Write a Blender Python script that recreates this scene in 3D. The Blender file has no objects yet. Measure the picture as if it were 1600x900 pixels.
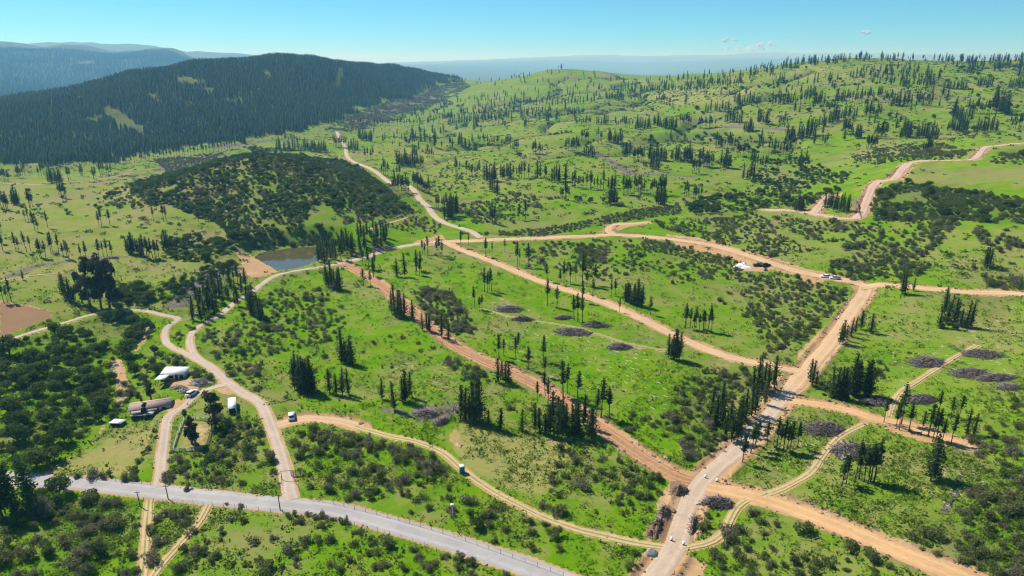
import bpy, bmesh, math, random
import numpy as np
random.seed(11)
rng = np.random.default_rng(11)
scene = bpy.context.scene
COL = scene.collection

# ------------------------------------------------------------------ camera
CAM_H = 105.0
FPX = 1067.0                                   # focal length in photo pixels (1600 wide)
PITCH = math.atan(350 / FPX)                   # horizon 350 px above the middle
cd = bpy.data.cameras.new("camera"); cam = bpy.data.objects.new("camera", cd); COL.objects.link(cam)
cam.location = (0, 0, CAM_H)
cam.rotation_euler = (math.pi / 2 - PITCH, 0, 0)
cd.sensor_width = 36.0; cd.lens = 36.0 * FPX / 1600.0
cd.clip_start = 1.0; cd.clip_end = 90000.0
scene.camera = cam

# ------------------------------------------------------------------ sky and sun
SUN_EL = math.radians(50.0)
SUN_AZ = math.atan2(-0.80, 0.60)               # towards the sun, from +Y clockwise: front left
world = bpy.data.worlds.new("World"); scene.world = world; world.use_nodes = True
nt = world.node_tree; bg = nt.nodes["Background"]
sky = nt.nodes.new("ShaderNodeTexSky"); sky.sky_type = 'NISHITA'; sky.sun_disc = False
sky.sun_elevation = SUN_EL; sky.sun_rotation = SUN_AZ
sky.altitude = 3500; sky.air_density = 1.0; sky.dust_density = 0.0; sky.ozone_density = 5.0
tint = nt.nodes.new("ShaderNodeMix"); tint.data_type = 'RGBA'; tint.blend_type = 'MULTIPLY'; tint.inputs[0].default_value = 1.0
tint.inputs[7].default_value = (0.40, 0.87, 1.0, 1)
nt.links.new(sky.outputs[0], tint.inputs[6]); nt.links.new(tint.outputs[2], bg.inputs[0]); bg.inputs[1].default_value = 0.095
sl = bpy.data.lights.new("sun", 'SUN'); sl.energy = 5.0; sl.angle = math.radians(0.5); sl.color = (1.0, 0.95, 0.87)
sun = bpy.data.objects.new("sun", sl); COL.objects.link(sun); sun.location = (0, 0, 600)
sun.rotation_euler = (math.pi / 2 - SUN_EL, 0, math.pi - SUN_AZ)
scene.view_settings.view_transform = 'Standard'; scene.view_settings.look = 'None'
scene.view_settings.exposure = 0.46; scene.view_settings.gamma = 1.0
scene.view_settings.use_curve_mapping = False
scene.cycles.max_bounces = 6; scene.cycles.diffuse_bounces = 2; scene.cycles.glossy_bounces = 2
scene.cycles.transmission_bounces = 3; scene.cycles.volume_bounces = 1; scene.cycles.transparent_max_bounces = 6
scene.cycles.use_adaptive_sampling = False; scene.cycles.filter_width = 1.1

# ------------------------------------------------------------------ helpers
def tag(o, label=None, cat=None, group=None, kind=None):
    if label: o["label"] = label
    if cat: o["category"] = cat
    if group: o["group"] = group
    if kind: o["kind"] = kind
    return o

def empty(name, loc, rz=0.0):
    o = bpy.data.objects.new(name, None); COL.objects.link(o)
    o.location = loc; o.rotation_euler = (0, 0, rz); o.empty_display_size = 0.5
    return o

def mesh_np(name, V, F, mats=(), smooth=False, midx=None):
    """V (n,3); F list of arrays of equal-length faces"""
    me = bpy.data.meshes.new(name)
    V = np.asarray(V, dtype=np.float32)
    if not isinstance(F, (list, tuple)): F = [F]
    F = [np.asarray(f, dtype=np.int32) for f in F if len(f)]
    me.vertices.add(len(V)); me.vertices.foreach_set("co", V.ravel())
    loops = np.concatenate([f.ravel() for f in F]); me.loops.add(len(loops))
    me.loops.foreach_set("vertex_index", loops)
    tot = np.concatenate([np.full(len(f), f.shape[1], dtype=np.int32) for f in F])
    st = np.concatenate([[0], np.cumsum(tot)[:-1]]).astype(np.int32)
    me.polygons.add(len(tot)); me.polygons.foreach_set("loop_start", st); me.polygons.foreach_set("loop_total", tot)
    if smooth: me.polygons.foreach_set("use_smooth", np.ones(len(tot), dtype=bool))
    if midx is not None: me.polygons.foreach_set("material_index", np.asarray(midx, dtype=np.int32))
    for m in mats: me.materials.append(m)
    me.update(calc_edges=True); me.validate()
    return me

def obj(name, me, parent=None, loc=(0, 0, 0), rz=0.0):
    o = bpy.data.objects.new(name, me); COL.objects.link(o)
    o.location = loc; o.rotation_euler = (0, 0, rz)
    if parent is not None: o.parent = parent
    return o

class MB:
    """collects boxes, prisms and tubes into one mesh"""
    def __init__(s): s.V = []; s.F3 = []; s.F4 = []; s.n = 0
    def add(s, V, F):
        for f in F: (s.F3 if len(f) == 3 else s.F4).append([i + s.n for i in f])
        s.V.extend(V); s.n += len(V); return s
    def box(s, c, d, rz=0.0, taper=1.0):
        ca, sa = math.cos(rz), math.sin(rz); V = []
        for k in (-1, 1):
            t = taper if k > 0 else 1.0
            for (i, j) in ((-1, -1), (1, -1), (1, 1), (-1, 1)):
                x, y = i * d[0] / 2 * t, j * d[1] / 2 * t
                V.append((c[0] + x * ca - y * sa, c[1] + x * sa + y * ca, c[2] + k * d[2] / 2))
        return s.add(V, [(3, 2, 1, 0), (4, 5, 6, 7), (0, 1, 5, 4), (1, 2, 6, 5), (2, 3, 7, 6), (3, 0, 4, 7)])
    def tube(s, p, q, r0, r1, n=6):
        p = np.array(p, float); q = np.array(q, float); d = q - p; L = np.linalg.norm(d) or 1e-6; d /= L
        a = np.cross(d, (0, 0, 1.0) if abs(d[2]) < .9 else (1.0, 0, 0)); a /= np.linalg.norm(a); b = np.cross(d, a)
        V = []
        for (c, r) in ((p, r0), (q, r1)):
            for k in range(n):
                t = 2 * math.pi * k / n; V.append(tuple(c + r * (math.cos(t) * a + math.sin(t) * b)))
        F = [(k, (k + 1) % n, n + (k + 1) % n, n + k) for k in range(n)]
        F += [(0, k + 1, k) for k in range(1, n - 1)] + [(n, n + k, n + k + 1) for k in range(1, n - 1)]
        return s.add(V, F)
    def prism(s, prof, y0, y1):
        """profile in x,z extruded along y"""
        n = len(prof); V = [(x, y0, z) for x, z in prof] + [(x, y1, z) for x, z in prof]
        F = [(k, (k + 1) % n, n + (k + 1) % n, n + k) for k in range(n)]
        F += [(0, k + 1, k) for k in range(1, n - 1)] + [(n, n + k, n + k + 1) for k in range(1, n - 1)]
        return s.add(V, F)
    def mesh(s, name, mats, smooth=False): return mesh_np(name, s.V, [s.F4, s.F3], mats, smooth)
    def build(s, name, mat, parent=None, loc=(0, 0, 0), rz=0.0, smooth=False):
        return obj(name, s.mesh(name, [mat], smooth), parent, loc, rz)

# ---- numpy value noise
_T = rng.random((256, 256)).astype(np.float64)
def vnoise(x, y):
    xi = np.floor(x).astype(np.int64); yi = np.floor(y).astype(np.int64); fx = x - xi; fy = y - yi
    fx = fx * fx * (3 - 2 * fx); fy = fy * fy * (3 - 2 * fy)
    a = _T[xi & 255, yi & 255]; b = _T[(xi + 1) & 255, yi & 255]; c = _T[xi & 255, (yi + 1) & 255]; d = _T[(xi + 1) & 255, (yi + 1) & 255]
    return (a * (1 - fx) + b * fx) * (1 - fy) + (c * (1 - fx) + d * fx) * fy
def fbm(x, y, o=4):
    s = 0; a = 1.0; t = 0
    for k in range(o):
        s = s + a * (vnoise(x * 2 ** k + 17.3 * k, y * 2 ** k + 9.1 * k) - .5); t += a; a *= .5
    return s / t * 2

def sstep(a, b, x):
    t = np.clip((x - a) / (b - a), 0, 1); return t * t * (3 - 2 * t)

# ---- pixel <-> world
CP, SP = math.cos(PITCH), math.sin(PITCH)
def ray(px, py):
    a = (np.asarray(px, float) - 800) / FPX; b = (np.asarray(py, float) - 450) / FPX
    fh = CP - b * SP; v = -(SP + b * CP)
    return np.arctan2(a, fh), v / np.hypot(a, fh)          # azimuth, slope per metre of ground distance
def project(x, y, z):
    dz = z - CAM_H; f = y * CP - dz * SP; u = y * SP + dz * CP
    f = np.maximum(f, 1e-3)
    return 800 + FPX * x / f, 450 - FPX * u / f, f
# ================================================================== terrain
# control points: photo pixel + height (z=) or depth (Y=)
CT = []
def cz(px, py, z):
    az, s = ray(px, py); r = (z - CAM_H) / s; CT.append((float(az), math.log(float(r)), z))
def cy(px, py, Y):
    az, s = ray(px, py); r = Y / math.cos(az); CT.append((float(az), math.log(float(r)), CAM_H + float(s) * r))
def cw(px, Y, z):                                    # at the azimuth of a pixel column on the horizon
    az, s = ray(px, 100); CT.append((float(az), math.log(Y / math.cos(float(az))), z))
for px, z in ((-300, -1), (200, 0), (800, 0), (1200, 1), (1900, 8)): cw(px, 40, z); cw(px, 80, z)
for a in ((0,900,-1),(400,900,0),(800,900,0),(1200,900,2),(1600,900,6),(-250,900,-1),(1850,880,9),
          (0,760,-2),(440,760,0),(800,760,0),(1090,760,1),(1400,760,4.5),(1600,760,8),(1850,700,13),
          (130,690,-4),(175,610,-4.5),(225,530,-4),(60,600,-1),(-250,650,3),
          (300,600,0),(700,600,2),(1000,600,2.5),(1250,600,4),(1600,600,10),
          (60,480,3),(420,450,1),(700,450,3),(1000,450,5),(1350,445,6),(1600,460,12),(1850,460,18),(-250,450,8),
          (250,420,1.5),(450,395,0),(510,405,0.5),(600,400,2.5),(690,375,3.5),(950,370,5),(1150,395,5.5),
          (1270,400,9),(1430,400,15),(1600,380,24),(1330,342,20),(1412,262,37),(1520,246,45),(1600,232,50),(1600,300,38),(1850,300,52),
          (1200,330,13),(1100,345,8),(1160,305,8.5),(1280,275,16),(900,300,9),(800,330,6),(650,330,3.5),(545,240,2),(600,275,3),
          (700,250,4),(800,250,9),(30,345,8),(200,345,7),(50,290,6),(330,325,9)):
    cz(*a)
for a in ((900,200,950),(700,200,1150),(1100,200,850),(1300,200,760),(1450,205,720),(1580,190,720),(1850,190,700),
          (1100,130,1350),(1300,130,1080),(1500,130,1020),(1850,130,1000),
          (1270,93,1320),(1340,86,1300),(1400,89,1290),(1500,90,1280),(1600,92,1270),(1850,90,1300),(1180,106,1500),(1050,117,1800),(1000,124,1900),
          (870,103,2050),(800,121,1980),(945,113,2000),(735,124,2350),(850,160,1480),(980,165,1300),(760,160,1600),
          (50,245,880),(200,230,990),(400,216,1090),(530,203,1200),(620,165,1620),(690,138,2150),(-250,260,800),
          (395,238,548),(350,246,538),(300,264,520),(250,287,505),(470,245,560),(430,300,465),(540,282,515),(200,305,510),(590,300,490),
          (0,250,860),(150,246,900),(300,226,1010),(480,196,1210),(560,168,1550),(640,148,1900),
          (-250,175,1250),(0,154,1350),(100,143,1400),(200,121,1500),(300,101,1650),(360,95,1700),(430,93,1760),(485,92,1800),(540,94,1860),(580,98,1960),(620,102,2080),(660,108,2280),(700,114,2500),
          # blue ranges behind
          (-250,58,5400),(0,62,5500),(40,66,5500),(67,75,5550),(94,70,5600),(135,73,5600),(179,82,5600),(209,80,5600),(236,75,5600),(267,74,5600),(290,84,5650),(310,97,5700),(370,107,5900),
          (-250,60,9300),(34,67,9300),(67,66,9300),(105,66,9300),(132,61,9300),(159,66,9300),(192,67,9300),(216,70,9300),(243,72,9300),(303,81,9600),(324,79,9600),(358,80,9600),(408,88,9900),(446,86,9900),(466,91,9900),(500,89,9900),(540,94,9900),(580,103,9900)):
    cy(*a)
for a in ((-250,1750,-10),(0,1800,-20),(200,2000,-20),(430,2300,-20),(540,2500,-20),(700,3000,-20),(-250,2600,-20),(0,2800,-20),(250,2900,-20),(450,3000,-30),
          (-250,7400,0),(100,7400,0),(250,7400,0),(450,7400,-30),(-250,3800,-20),(100,3900,-20),(250,4200,-20),(450,4300,-30),(600,4500,-40),(800,3000,0),(870,2700,30),(1000,2700,30),(800,4500,-40),(1000,4500,-40),(1300,4500,-40),(1850,4500,-40),
          (1200,2200,60),(1400,1800,85),(1600,1800,85),(1850,1900,80),(1400,2600,20),(1700,2600,20),
          (395,690,5),(300,650,3),(480,700,5),(250,620,3),
          (-250,13500,0),(100,13500,0),(400,13500,-30),(700,8000,-60),(1000,8000,-60),(1300,8000,-60),(1850,8000,-60),
          (-250,38000,0),(400,38000,0),(1000,38000,0),(1850,38000,0),(-250,17000,-40),(400,17000,-60),(1000,15000,-80),(1850,15000,-80)):
    cw(*a)
for px, py in ((-250,96),(100,94),(300,95),(450,96),(560,98),(640,96),(700,94),(760,91),(800,87),(850,85),(900,83),(960,81),(1010,84),(1060,82),(1120,85),(1160,83),(1220,82),(1300,84),(1400,82),(1500,83),(1600,84),(1850,84)):
    cy(px, py + 3, 26000)
CT = np.array(CT)
KA = 3.2
def rbf_fit():
    P = np.c_[CT[:, 0] * KA, CT[:, 1]]; n = len(P)
    D = np.hypot(P[:, None, 0] - P[None, :, 0], P[:, None, 1] - P[None, :, 1])
    A = np.zeros((n + 3, n + 3)); A[:n, :n] = D - 1e-4 * np.eye(n)
    A[:n, n] = 1; A[:n, n + 1:] = P; A[n, :n] = 1; A[n + 1:, :n] = P.T
    b = np.zeros(n + 3); b[:n] = CT[:, 2]
    return P, np.linalg.solve(A, b)
_P, _W = rbf_fit()
def rbf(az, lr):
    u = np.clip(az, -1.0, 1.0) * KA; out = np.zeros_like(u); n = len(_P)
    for k in range(n): out += _W[k] * np.sqrt((u - _P[k, 0]) ** 2 + (lr - _P[k, 1]) ** 2 + 0.0016)
    return out + _W[n] + _W[n + 1] * u + _W[n + 2] * lr

AZ = np.concatenate([np.linspace(-math.pi, -0.95, 24)[:-1], np.linspace(-0.95, -0.72, 30)[:-1], np.linspace(-0.72, 0.72, 800),
                     np.linspace(0.72, 0.95, 30)[1:], np.linspace(0.95, math.pi, 24)[1:]])
LR = np.concatenate([np.log(np.array([3, 8, 18, 35, 55, 75, 90.])), np.linspace(math.log(98), math.log(2800), 560), np.linspace(math.log(2800), math.log(42000), 80)[1:]])
RR = np.exp(LR); NA, NR = len(AZ), len(LR)
GA, GL = np.meshgrid(AZ, LR, indexing='ij'); GR = np.exp(GL)
GX, GY = GR * np.sin(GA), GR * np.cos(GA)
GZ = rbf(GA.ravel(), GL.ravel()).reshape(GA.shape)
GZ[:, LR < math.log(96)] = np.clip(GZ[:, LR < math.log(96)], -2, 10)
# relief: broad swells, gullies on the hills, ribs on the forest ridge and the far ranges
GZ += fbm(GX / 60, GY / 60, 3) * 1.0 * sstep(100, 260, GR)
GZ += fbm(GX / 190 + 5, GY / 190, 4) * (12.0 * sstep(450, 1100, GR) + 5 * sstep(1500, 3500, GR) * (1 - .8 * sstep(3500, 5000, GR)))
GZ += (np.abs(fbm(GX / 420 + 3, GY / 700 + 8, 3)) - .25) * (24 * sstep(900, 1300, GR) * sstep(-0.05, -0.2, GA) + 22 * sstep(3600, 5500, GR)) * (GR < 12500)
GZ += fbm(GX / 9, GY / 9, 2) * 0.16
def gully(x, y):
    return np.exp(-(fbm(x / 210 + 40, y / 210 + 3, 3) / .055) ** 2)
GUL = gully(GX, GY) * sstep(470, 640, GR) * (1 - sstep(1900, 2300, GR)) * sstep(-.16, -.08, GA)
GZ -= 7.0 * GUL
GZ += fbm(GX / 3800, GY / 3800, 4) * 170 * sstep(17000, 24000, GR) * (1 - sstep(29000, 33000, GR))
GZ += fbm(GX / 75 + 9, GY / 75 + 2, 3) * 4.0 * sstep(470, 800, GR) * (1 - sstep(1800, 2500, GR))

def hgt(x, y):
    """ground height at world x, y (from the terrain grid)"""
    x = np.asarray(x, float); y = np.asarray(y, float)
    az = np.arctan2(x, y); lr = np.log(np.maximum(np.hypot(x, y), 3.01))
    i = np.clip(np.searchsorted(AZ, az) - 1, 0, NA - 2); j = np.clip(np.searchsorted(LR, lr) - 1, 0, NR - 2)
    fa = (az - AZ[i]) / (AZ[i + 1] - AZ[i]); fr = (np.exp(lr) - RR[j]) / (RR[j + 1] - RR[j])
    return (GZ[i, j] * (1 - fa) + GZ[i + 1, j] * fa) * (1 - fr) + (GZ[i, j + 1] * (1 - fa) + GZ[i + 1, j + 1] * fa) * fr

def unproj(px, py, rmin=0.0):
    """first ground point seen through a photo pixel -> x, y, z (nan if sky)"""
    px = np.atleast_1d(np.asarray(px, float)); py = np.atleast_1d(np.asarray(py, float))
    X = np.full(len(px), np.nan); Y = X.copy(); Z = X.copy()
    for s in range(0, len(px), 4000):
        az, sl_ = ray(px[s:s + 4000], py[s:s + 4000])
        i = np.clip(np.searchsorted(AZ, az) - 1, 0, NA - 2); fa = ((az - AZ[i]) / (AZ[i + 1] - AZ[i]))[:, None]
        prof = GZ[i] * (1 - fa) + GZ[i + 1] * fa
        d = prof - (CAM_H + sl_[:, None] * RR[None, :]); hit = (d > 0) & (RR[None, :] > rmin)
        j = np.argmax(hit, axis=1); ok = hit.any(axis=1) & (j > 0); jj = np.maximum(j, 1); k = np.arange(len(az))
        d0, d1 = d[k, jj - 1], d[k, jj]; t = np.where(d1 - d0 != 0, -d0 / (d1 - d0), 0).clip(0, 1)
        r = RR[jj - 1] + t * (RR[jj] - RR[jj - 1]); r = np.where(ok, r, np.nan)
        X[s:s + 4000] = r * np.sin(az); Y[s:s + 4000] = r * np.cos(az); Z[s:s + 4000] = CAM_H + sl_ * r
    return X, Y, Z
def at(px, py):
    x, y, z = unproj(px, py); return float(x[0]), float(y[0]), float(z[0])
def wpoly(poly):
    p = np.array(poly, float); x, y, _ = unproj(p[:, 0], p[:, 1]); ok = ~np.isnan(x)
    return np.c_[x, y][ok]
def inpoly(x, y, P):
    c = np.zeros(np.shape(x), bool); n = len(P)
    for k in range(n):
        x0, y0 = P[k]; x1, y1 = P[(k + 1) % n]
        if y0 == y1: continue
        c ^= ((y0 > y) != (y1 > y)) & (x < (x1 - x0) * (y - y0) / (y1 - y0) + x0)
    return c

def spline(pts, step):
    """Catmull-Rom through 2-D points, resampled every step"""
    P = np.array(pts, float); P = np.vstack([2 * P[0] - P[1], P, 2 * P[-1] - P[-2]]); out = []
    for k in range(1, len(P) - 2):
        t = np.linspace(0, 1, 12, endpoint=False)[:, None]; a, b, c, d = P[k - 1:k + 3]
        out.append(.5 * (2 * b + (c - a) * t + (2 * a - 5 * b + 4 * c - d) * t ** 2 + (3 * b - a - 3 * c + d) * t ** 3))
    out = np.vstack(out + [P[-2:-1]]); s = np.r_[0, np.cumsum(np.hypot(*np.diff(out, axis=0).T))]
    n = max(2, int(s[-1] / step) + 1); q = np.linspace(0, s[-1], n)
    return np.c_[np.interp(q, s, out[:, 0]), np.interp(q, s, out[:, 1])]

# ---- the pond basin
POND = [(397,402),(410,395),(430,391),(455,388),(480,386),(505,386),(522,389),(520,396),(502,404),(490,409),(470,417),(448,421),(434,421),(418,414),(405,407)]
POND_Z = float(hgt(*wpoly(POND).mean(0))) - 0.5
_a, _sl = ray([q[0] for q in POND], [q[1] for q in POND]); _r = (POND_Z - CAM_H) / _sl
PW = np.c_[_r * np.sin(_a), _r * np.cos(_a)]                 # the shore as seen, on the water plane
pin = inpoly(GX, GY, PW); pc = PW.mean(0); prad = np.hypot(*(PW - pc).T).max()
near = (np.hypot(GX - pc[0], GY - pc[1]) < prad + 30)
dmin = np.full(GX.shape, 1e9)
_s = spline(np.vstack([PW, PW[:1]]), 2.0)
ii = np.where(near)
dmin[ii] = np.min(np.hypot(GX[ii][:, None] - _s[None, :, 0], GY[ii][:, None] - _s[None, :, 1]), axis=1)
tgt = np.where(pin, POND_Z - np.minimum(0.25 * dmin, 1.6) - .05, POND_Z + np.minimum(dmin * .12, 1.5) + .05)
wgt = np.where(pin, 1.0, 1 - sstep(4, 18, dmin)) * near
GZ = GZ * (1 - wgt) + tgt * wgt

# ---- roads: (name, kind, width in m, pixels)
ROADS = [
 ("paved_road", "paved", 6.6, [(-80,744),(0,748),(60,753),(130,758),(250,769),(330,776),(440,787),(520,797),(600,817),(700,845),(760,865),(830,889),(900,915),(980,950)]),
 ("dirt_road", "gravel", 3.7, [(457,780),(453,768),(450,748),(442,720),(433,692),(425,668),(418,650),(408,632),(395,622),(376,612),(356,598),(340,582),(320,567)]),
 ("dirt_road", "gravel", 2.9, [(335,578),(320,567),(303,554),(297,537),(302,519),(324,503),(346,490),(372,470),(395,455),(404,447),(414,440),(430,431.5),(451,426),(474,422),(506,418),(545,410)]),
 ("dirt_road", "gravel", 2.6, [(325,570),(310,563),(288,552),(263,540),(257,526),(262,511),(280,498),(255,493),(225,487),(190,486),(152,490),(110,502),(70,514),(30,525),(-30,545)]),
 ("dirt_road", "gravel", 3.1, [(360,600),(335,604),(312,611),(298,622),(284,638),(266,650),(259,668),(256,690),(252,720),(250,746),(247,762)]),
 ("dirt_track", "track", 2.2, [(233,783),(229,820),(226,860),(222,910)]),
 ("dirt_track", "track", 2.1, [(326,788),(311,815),(286,845),(262,872),(240,900),(220,925)]),
 ("dirt_road", "sandy", 4.2, [(424,668),(440,662),(465,657),(495,655),(530,658),(565,668)]),
 ("dirt_track", "track", 2.5, [(555,666),(580,674),(612,683),(650,689),(690,706),(720,731),(745,751),(770,768),(800,785),(850,809),(900,826),(950,838),(1000,849),(1045,856)]),
 ("gravel_road", "main", 5.4, [(990,950),(1028,893),(1052,858),(1065,822),(1074,795),(1090,767),(1115,737),(1150,706),(1190,665),(1220,626),(1246,595)]),
 ("dirt_road", "sandy", 6.2, [(1238,605),(1262,578),(1290,545),(1312,514),(1332,485),(1350,462),(1353,449),(1338,440),(1315,437),(1290,433),(1250,425)]),
 ("dirt_road", "sandy", 6.5, [(1265,429),(1240,423),(1200,409),(1150,394),(1100,381),(1050,374),(990,369),(950,368),(900,370),(850,372),(790,374),(740,377),(690,378)]),
 ("dirt_road", "sandy", 6.0, [(1345,452),(1375,446),(1410,446),(1450,450),(1500,455),(1550,459),(1620,465),(1700,472)]),
 ("dirt_road", "sandy", 4.8, [(693,377),(720,390),(760,405),(800,422),(850,442),(900,458),(950,475),(1000,497),(1050,522),(1100,545),(1150,562),(1200,572),(1255,580)]),
 ("dirt_road", "red", 4.4, [(535,409),(560,425),(590,442),(610,460),(640,482),(665,505),(690,526),(720,546),(760,566),(800,583),(850,608),(890,634),(930,661),(970,690),(1010,716),(1050,741),(1082,753)]),
 ("dirt_road", "gravel", 4.6, [(535,411),(562,404),(600,391),(640,383),(700,377)]),
 ("dirt_road", "gravel", 4.6, [(526,205),(534,220),(541,232),(541,241),(547,250),(562,257),(580,264),(592,272),(607,284),(625,288),(640,291),(650,301),(656,312),(668,322),(677,336),(692,347),(712,354),(735,361),(752,372)]),
 ("dirt_track", "track", 2.2, [(575,361),(590,352),(612,347),(637,342)]),
 ("dirt_road", "pink", 5.6, [(1195,330),(1215,329),(1242,330),(1265,333),(1290,338),(1315,342),(1334,342),(1346,333),(1353,318),(1361,297),(1372,285),(1396,279),(1409,266),(1418,256)]),
 ("dirt_road", "pink", 4.5, [(1414,258),(1440,252),(1475,251),(1515,250),(1530,242),(1538,232),(1565,228),(1600,224),(1640,220)]),
 ("dirt_road", "pink", 5.0, [(1272,334),(1281,322),(1289,312),(1298,304)]),
 ("dirt_road", "sandy", 4.5, [(962,368),(950,362),(952,355),(968,351),(990,350),(1012,347)]),
 ("dirt_road", "orange", 4.2, [(1232,627),(1262,630),(1300,636),(1335,645),(1370,657),(1405,662),(1440,672),(1480,685),(1508,693)]),
 ("dirt_track", "track", 2.0, [(1350,662),(1330,672),(1308,686),(1286,712),(1266,738),(1240,755),(1215,768),(1185,777)]),
 ("dirt_track", "track", 1.9, [(1390,652),(1396,632),(1408,613),(1430,598),(1460,578),(1490,560),(1512,547),(1527,538)]),
 ("dirt_road", "orange", 5.6, [(1104,762),(1125,766),(1160,773),(1200,783),(1250,799),(1300,819),(1350,840),(1400,860),(1450,879),(1500,898),(1560,922)]),
 ("dirt_track", "track", 2.1, [(1172,780),(1155,789),(1145,803),(1137,820),(1125,838),(1105,850),(1068,858)]),
 ("dirt_track", "faint", 1.9, [(752,483),(775,489),(800,496),(861,506),(901,513),(935,523),(986,538),(1043,548)]),
 ("dirt_track", "faint", 2.4, [(-20,443),(20,435),(50,431),(90,428),(130,425)]),
 ("dirt_track", "faint", 4.0, [(-20,288),(60,288),(100,286),(150,282),(205,271)]),
]
ROADW = []
for name, kind, w, pts in ROADS:
    P = spline(pts, 3.0); x, y, z = unproj(P[:, 0], P[:, 1]); ok = ~np.isnan(x)
    W = np.c_[x, y][ok]
    for _ in range(2): W[1:-1] = (W[:-2] + 2 * W[1:-1] + W[2:]) / 4
    s = np.r_[0, np.cumsum(np.hypot(*np.diff(W, axis=0).T))]; n = max(3, int(s[-1] / 2.5) + 1); q = np.linspace(0, s[-1], n)
    W = np.c_[np.interp(q, s, W[:, 0]), np.interp(q, s, W[:, 1])]
    z = hgt(W[:, 0], W[:, 1]); k = 9
    zp = np.convolve(np.r_[np.full(k, z[0]), z, np.full(k, z[-1])], np.ones(2 * k + 1) / (2 * k + 1), 'valid')
    ROADW.append([name, kind, w, W, zp])
# cut and fill the ground along the roads
RD = np.full(GX.shape, 99.0)                     # distance to the nearest road edge
RK = np.zeros(GX.shape, np.int8)                 # kind of the nearest road
ws = np.zeros(GX.shape); wz = np.zeros(GX.shape)
KINDS = ["none", "paved", "gravel", "track", "sandy", "main", "red", "pink", "orange", "faint"]
for name, kind, w, W, zp in ROADW:
    R = w / 2 + 11
    for k in range(len(W) - 1):
        p, q = W[k], W[k + 1]; m = (p + q) / 2; r = math.hypot(*m); a = math.atan2(m[0], m[1])
        i0, i1 = np.searchsorted(AZ, (a - R / r, a + R / r)); j0, j1 = np.searchsorted(RR, (r - R, r + R))
        sl2 = (slice(i0, i1), slice(j0, j1))
        X, Y = GX[sl2], GY[sl2]; d = q - p; L2 = d @ d + 1e-9
        t = np.clip(((X - p[0]) * d[0] + (Y - p[1]) * d[1]) / L2, 0, 1)
        D = np.hypot(X - p[0] - t * d[0], Y - p[1] - t * d[1]) - w / 2
        g = np.exp(-np.maximum(D, -w / 2 + .3) / 1.0) * (D < R - w / 2)
        zz = zp[k] * (1 - t) + zp[k + 1] * t
        ws[sl2] += g; wz[sl2] += g * zz
        up = D < RD[sl2]; RD[sl2] = np.where(up, D, RD[sl2]); RK[sl2] = np.where(up, KINDS.index(kind), RK[sl2])
wr = np.where(ws > 0, wz / np.maximum(ws, 1e-12), 0)
bl = np.where(np.isin(RK, [3, 9]), 1 - sstep(0.2, 2.0, RD), 1 - sstep(0.8, 6.0, RD)) * (ws > 1e-9)
# low graded berms at the edges of the new roads
berm = np.isin(RK, [4, 5, 6, 7, 8]) * np.exp(-((RD - 1.6) / 0.9) ** 2) * (0.35 + 0.5 * (fbm(GX / 5, GY / 5, 2) > 0) * .6) * (GR < 700)
GZ = GZ * (1 - bl) + wr * bl + berm
# ================================================================== materials
def new_mat(name):
    m = bpy.data.materials.new(name); m.use_nodes = True; nt = m.node_tree
    for n in list(nt.nodes): nt.nodes.remove(n)
    out = nt.nodes.new("ShaderNodeOutputMaterial"); return m, nt, out
class NB:
    def __init__(s, nt): s.nt = nt
    def n(s, t, **k):
        x = s.nt.nodes.new(t)
        for a, v in k.items(): setattr(x, a, v)
        return x
    def link(s, a, b): s.nt.links.new(a, b)
    def val(s, sock, v):
        if hasattr(v, "is_output"): s.link(v, sock)
        else: sock.default_value = v
    def math(s, op, a, b=0.0, clamp=False):
        x = s.n("ShaderNodeMath", operation=op, use_clamp=clamp); s.val(x.inputs[0], a); s.val(x.inputs[1], b); return x.outputs[0]
    def noise(s, vec, scale, detail=3.0, rough=0.55):
        x = s.n("ShaderNodeTexNoise"); s.link(vec, x.inputs["Vector"]); x.inputs["Scale"].default_value = scale
        x.inputs["Detail"].default_value = detail; x.inputs["Roughness"].default_value = rough; return x.outputs["Fac"]
    def ramp(s, f, a, b):
        x = s.n("ShaderNodeMapRange", interpolation_type='SMOOTHSTEP'); s.val(x.inputs[0], f); x.inputs[1].default_value = a; x.inputs[2].default_value = b
        return x.outputs[0]
    def mix(s, f, a, b, mode='MIX'):
        x = s.n("ShaderNodeMix", data_type='RGBA', blend_type=mode); s.val(x.inputs[0], f)
        s.val(x.inputs[6], a if hasattr(a, "is_output") else (*a, 1)); s.val(x.inputs[7], b if hasattr(b, "is_output") else (*b, 1)); return x.outputs[2]
    def bsdf(s, col, rough=0.9, spec=0.2, metal=0.0):
        x = s.n("ShaderNodeBsdfPrincipled"); s.val(x.inputs["Base Color"], col if hasattr(col, "is_output") else (*col, 1))
        s.val(x.inputs["Roughness"], rough); x.inputs["Specular IOR Level"].default_value = spec; x.inputs["Metallic"].default_value = metal; return x
    def bump(s, h, strength, dist):
        x = s.n("ShaderNodeBump"); s.link(h, x.inputs["Height"]); x.inputs["Strength"].default_value = strength; x.inputs["Distance"].default_value = dist; return x.outputs[0]

def plain(name, col, rough=0.8, var=0.15, scale=1.5, spec=0.2, metal=0.0):
    """a painted or raw surface with mottled wear"""
    m, nt, out = new_mat(name); b = NB(nt); tc = b.n("ShaderNodeTexCoord").outputs["Object"]
    f = b.noise(tc, scale, 4); f2 = b.noise(tc, scale * 7, 3)
    k = b.math('MULTIPLY_ADD', b.math('ADD', f, f2), var); nt.nodes[-1].inputs[2].default_value = 1 - var
    c = b.mix(1.0, col, k, 'MULTIPLY'); p = b.bsdf(c, rough, spec, metal); b.link(p.outputs[0], out.inputs[0]); return m

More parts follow.
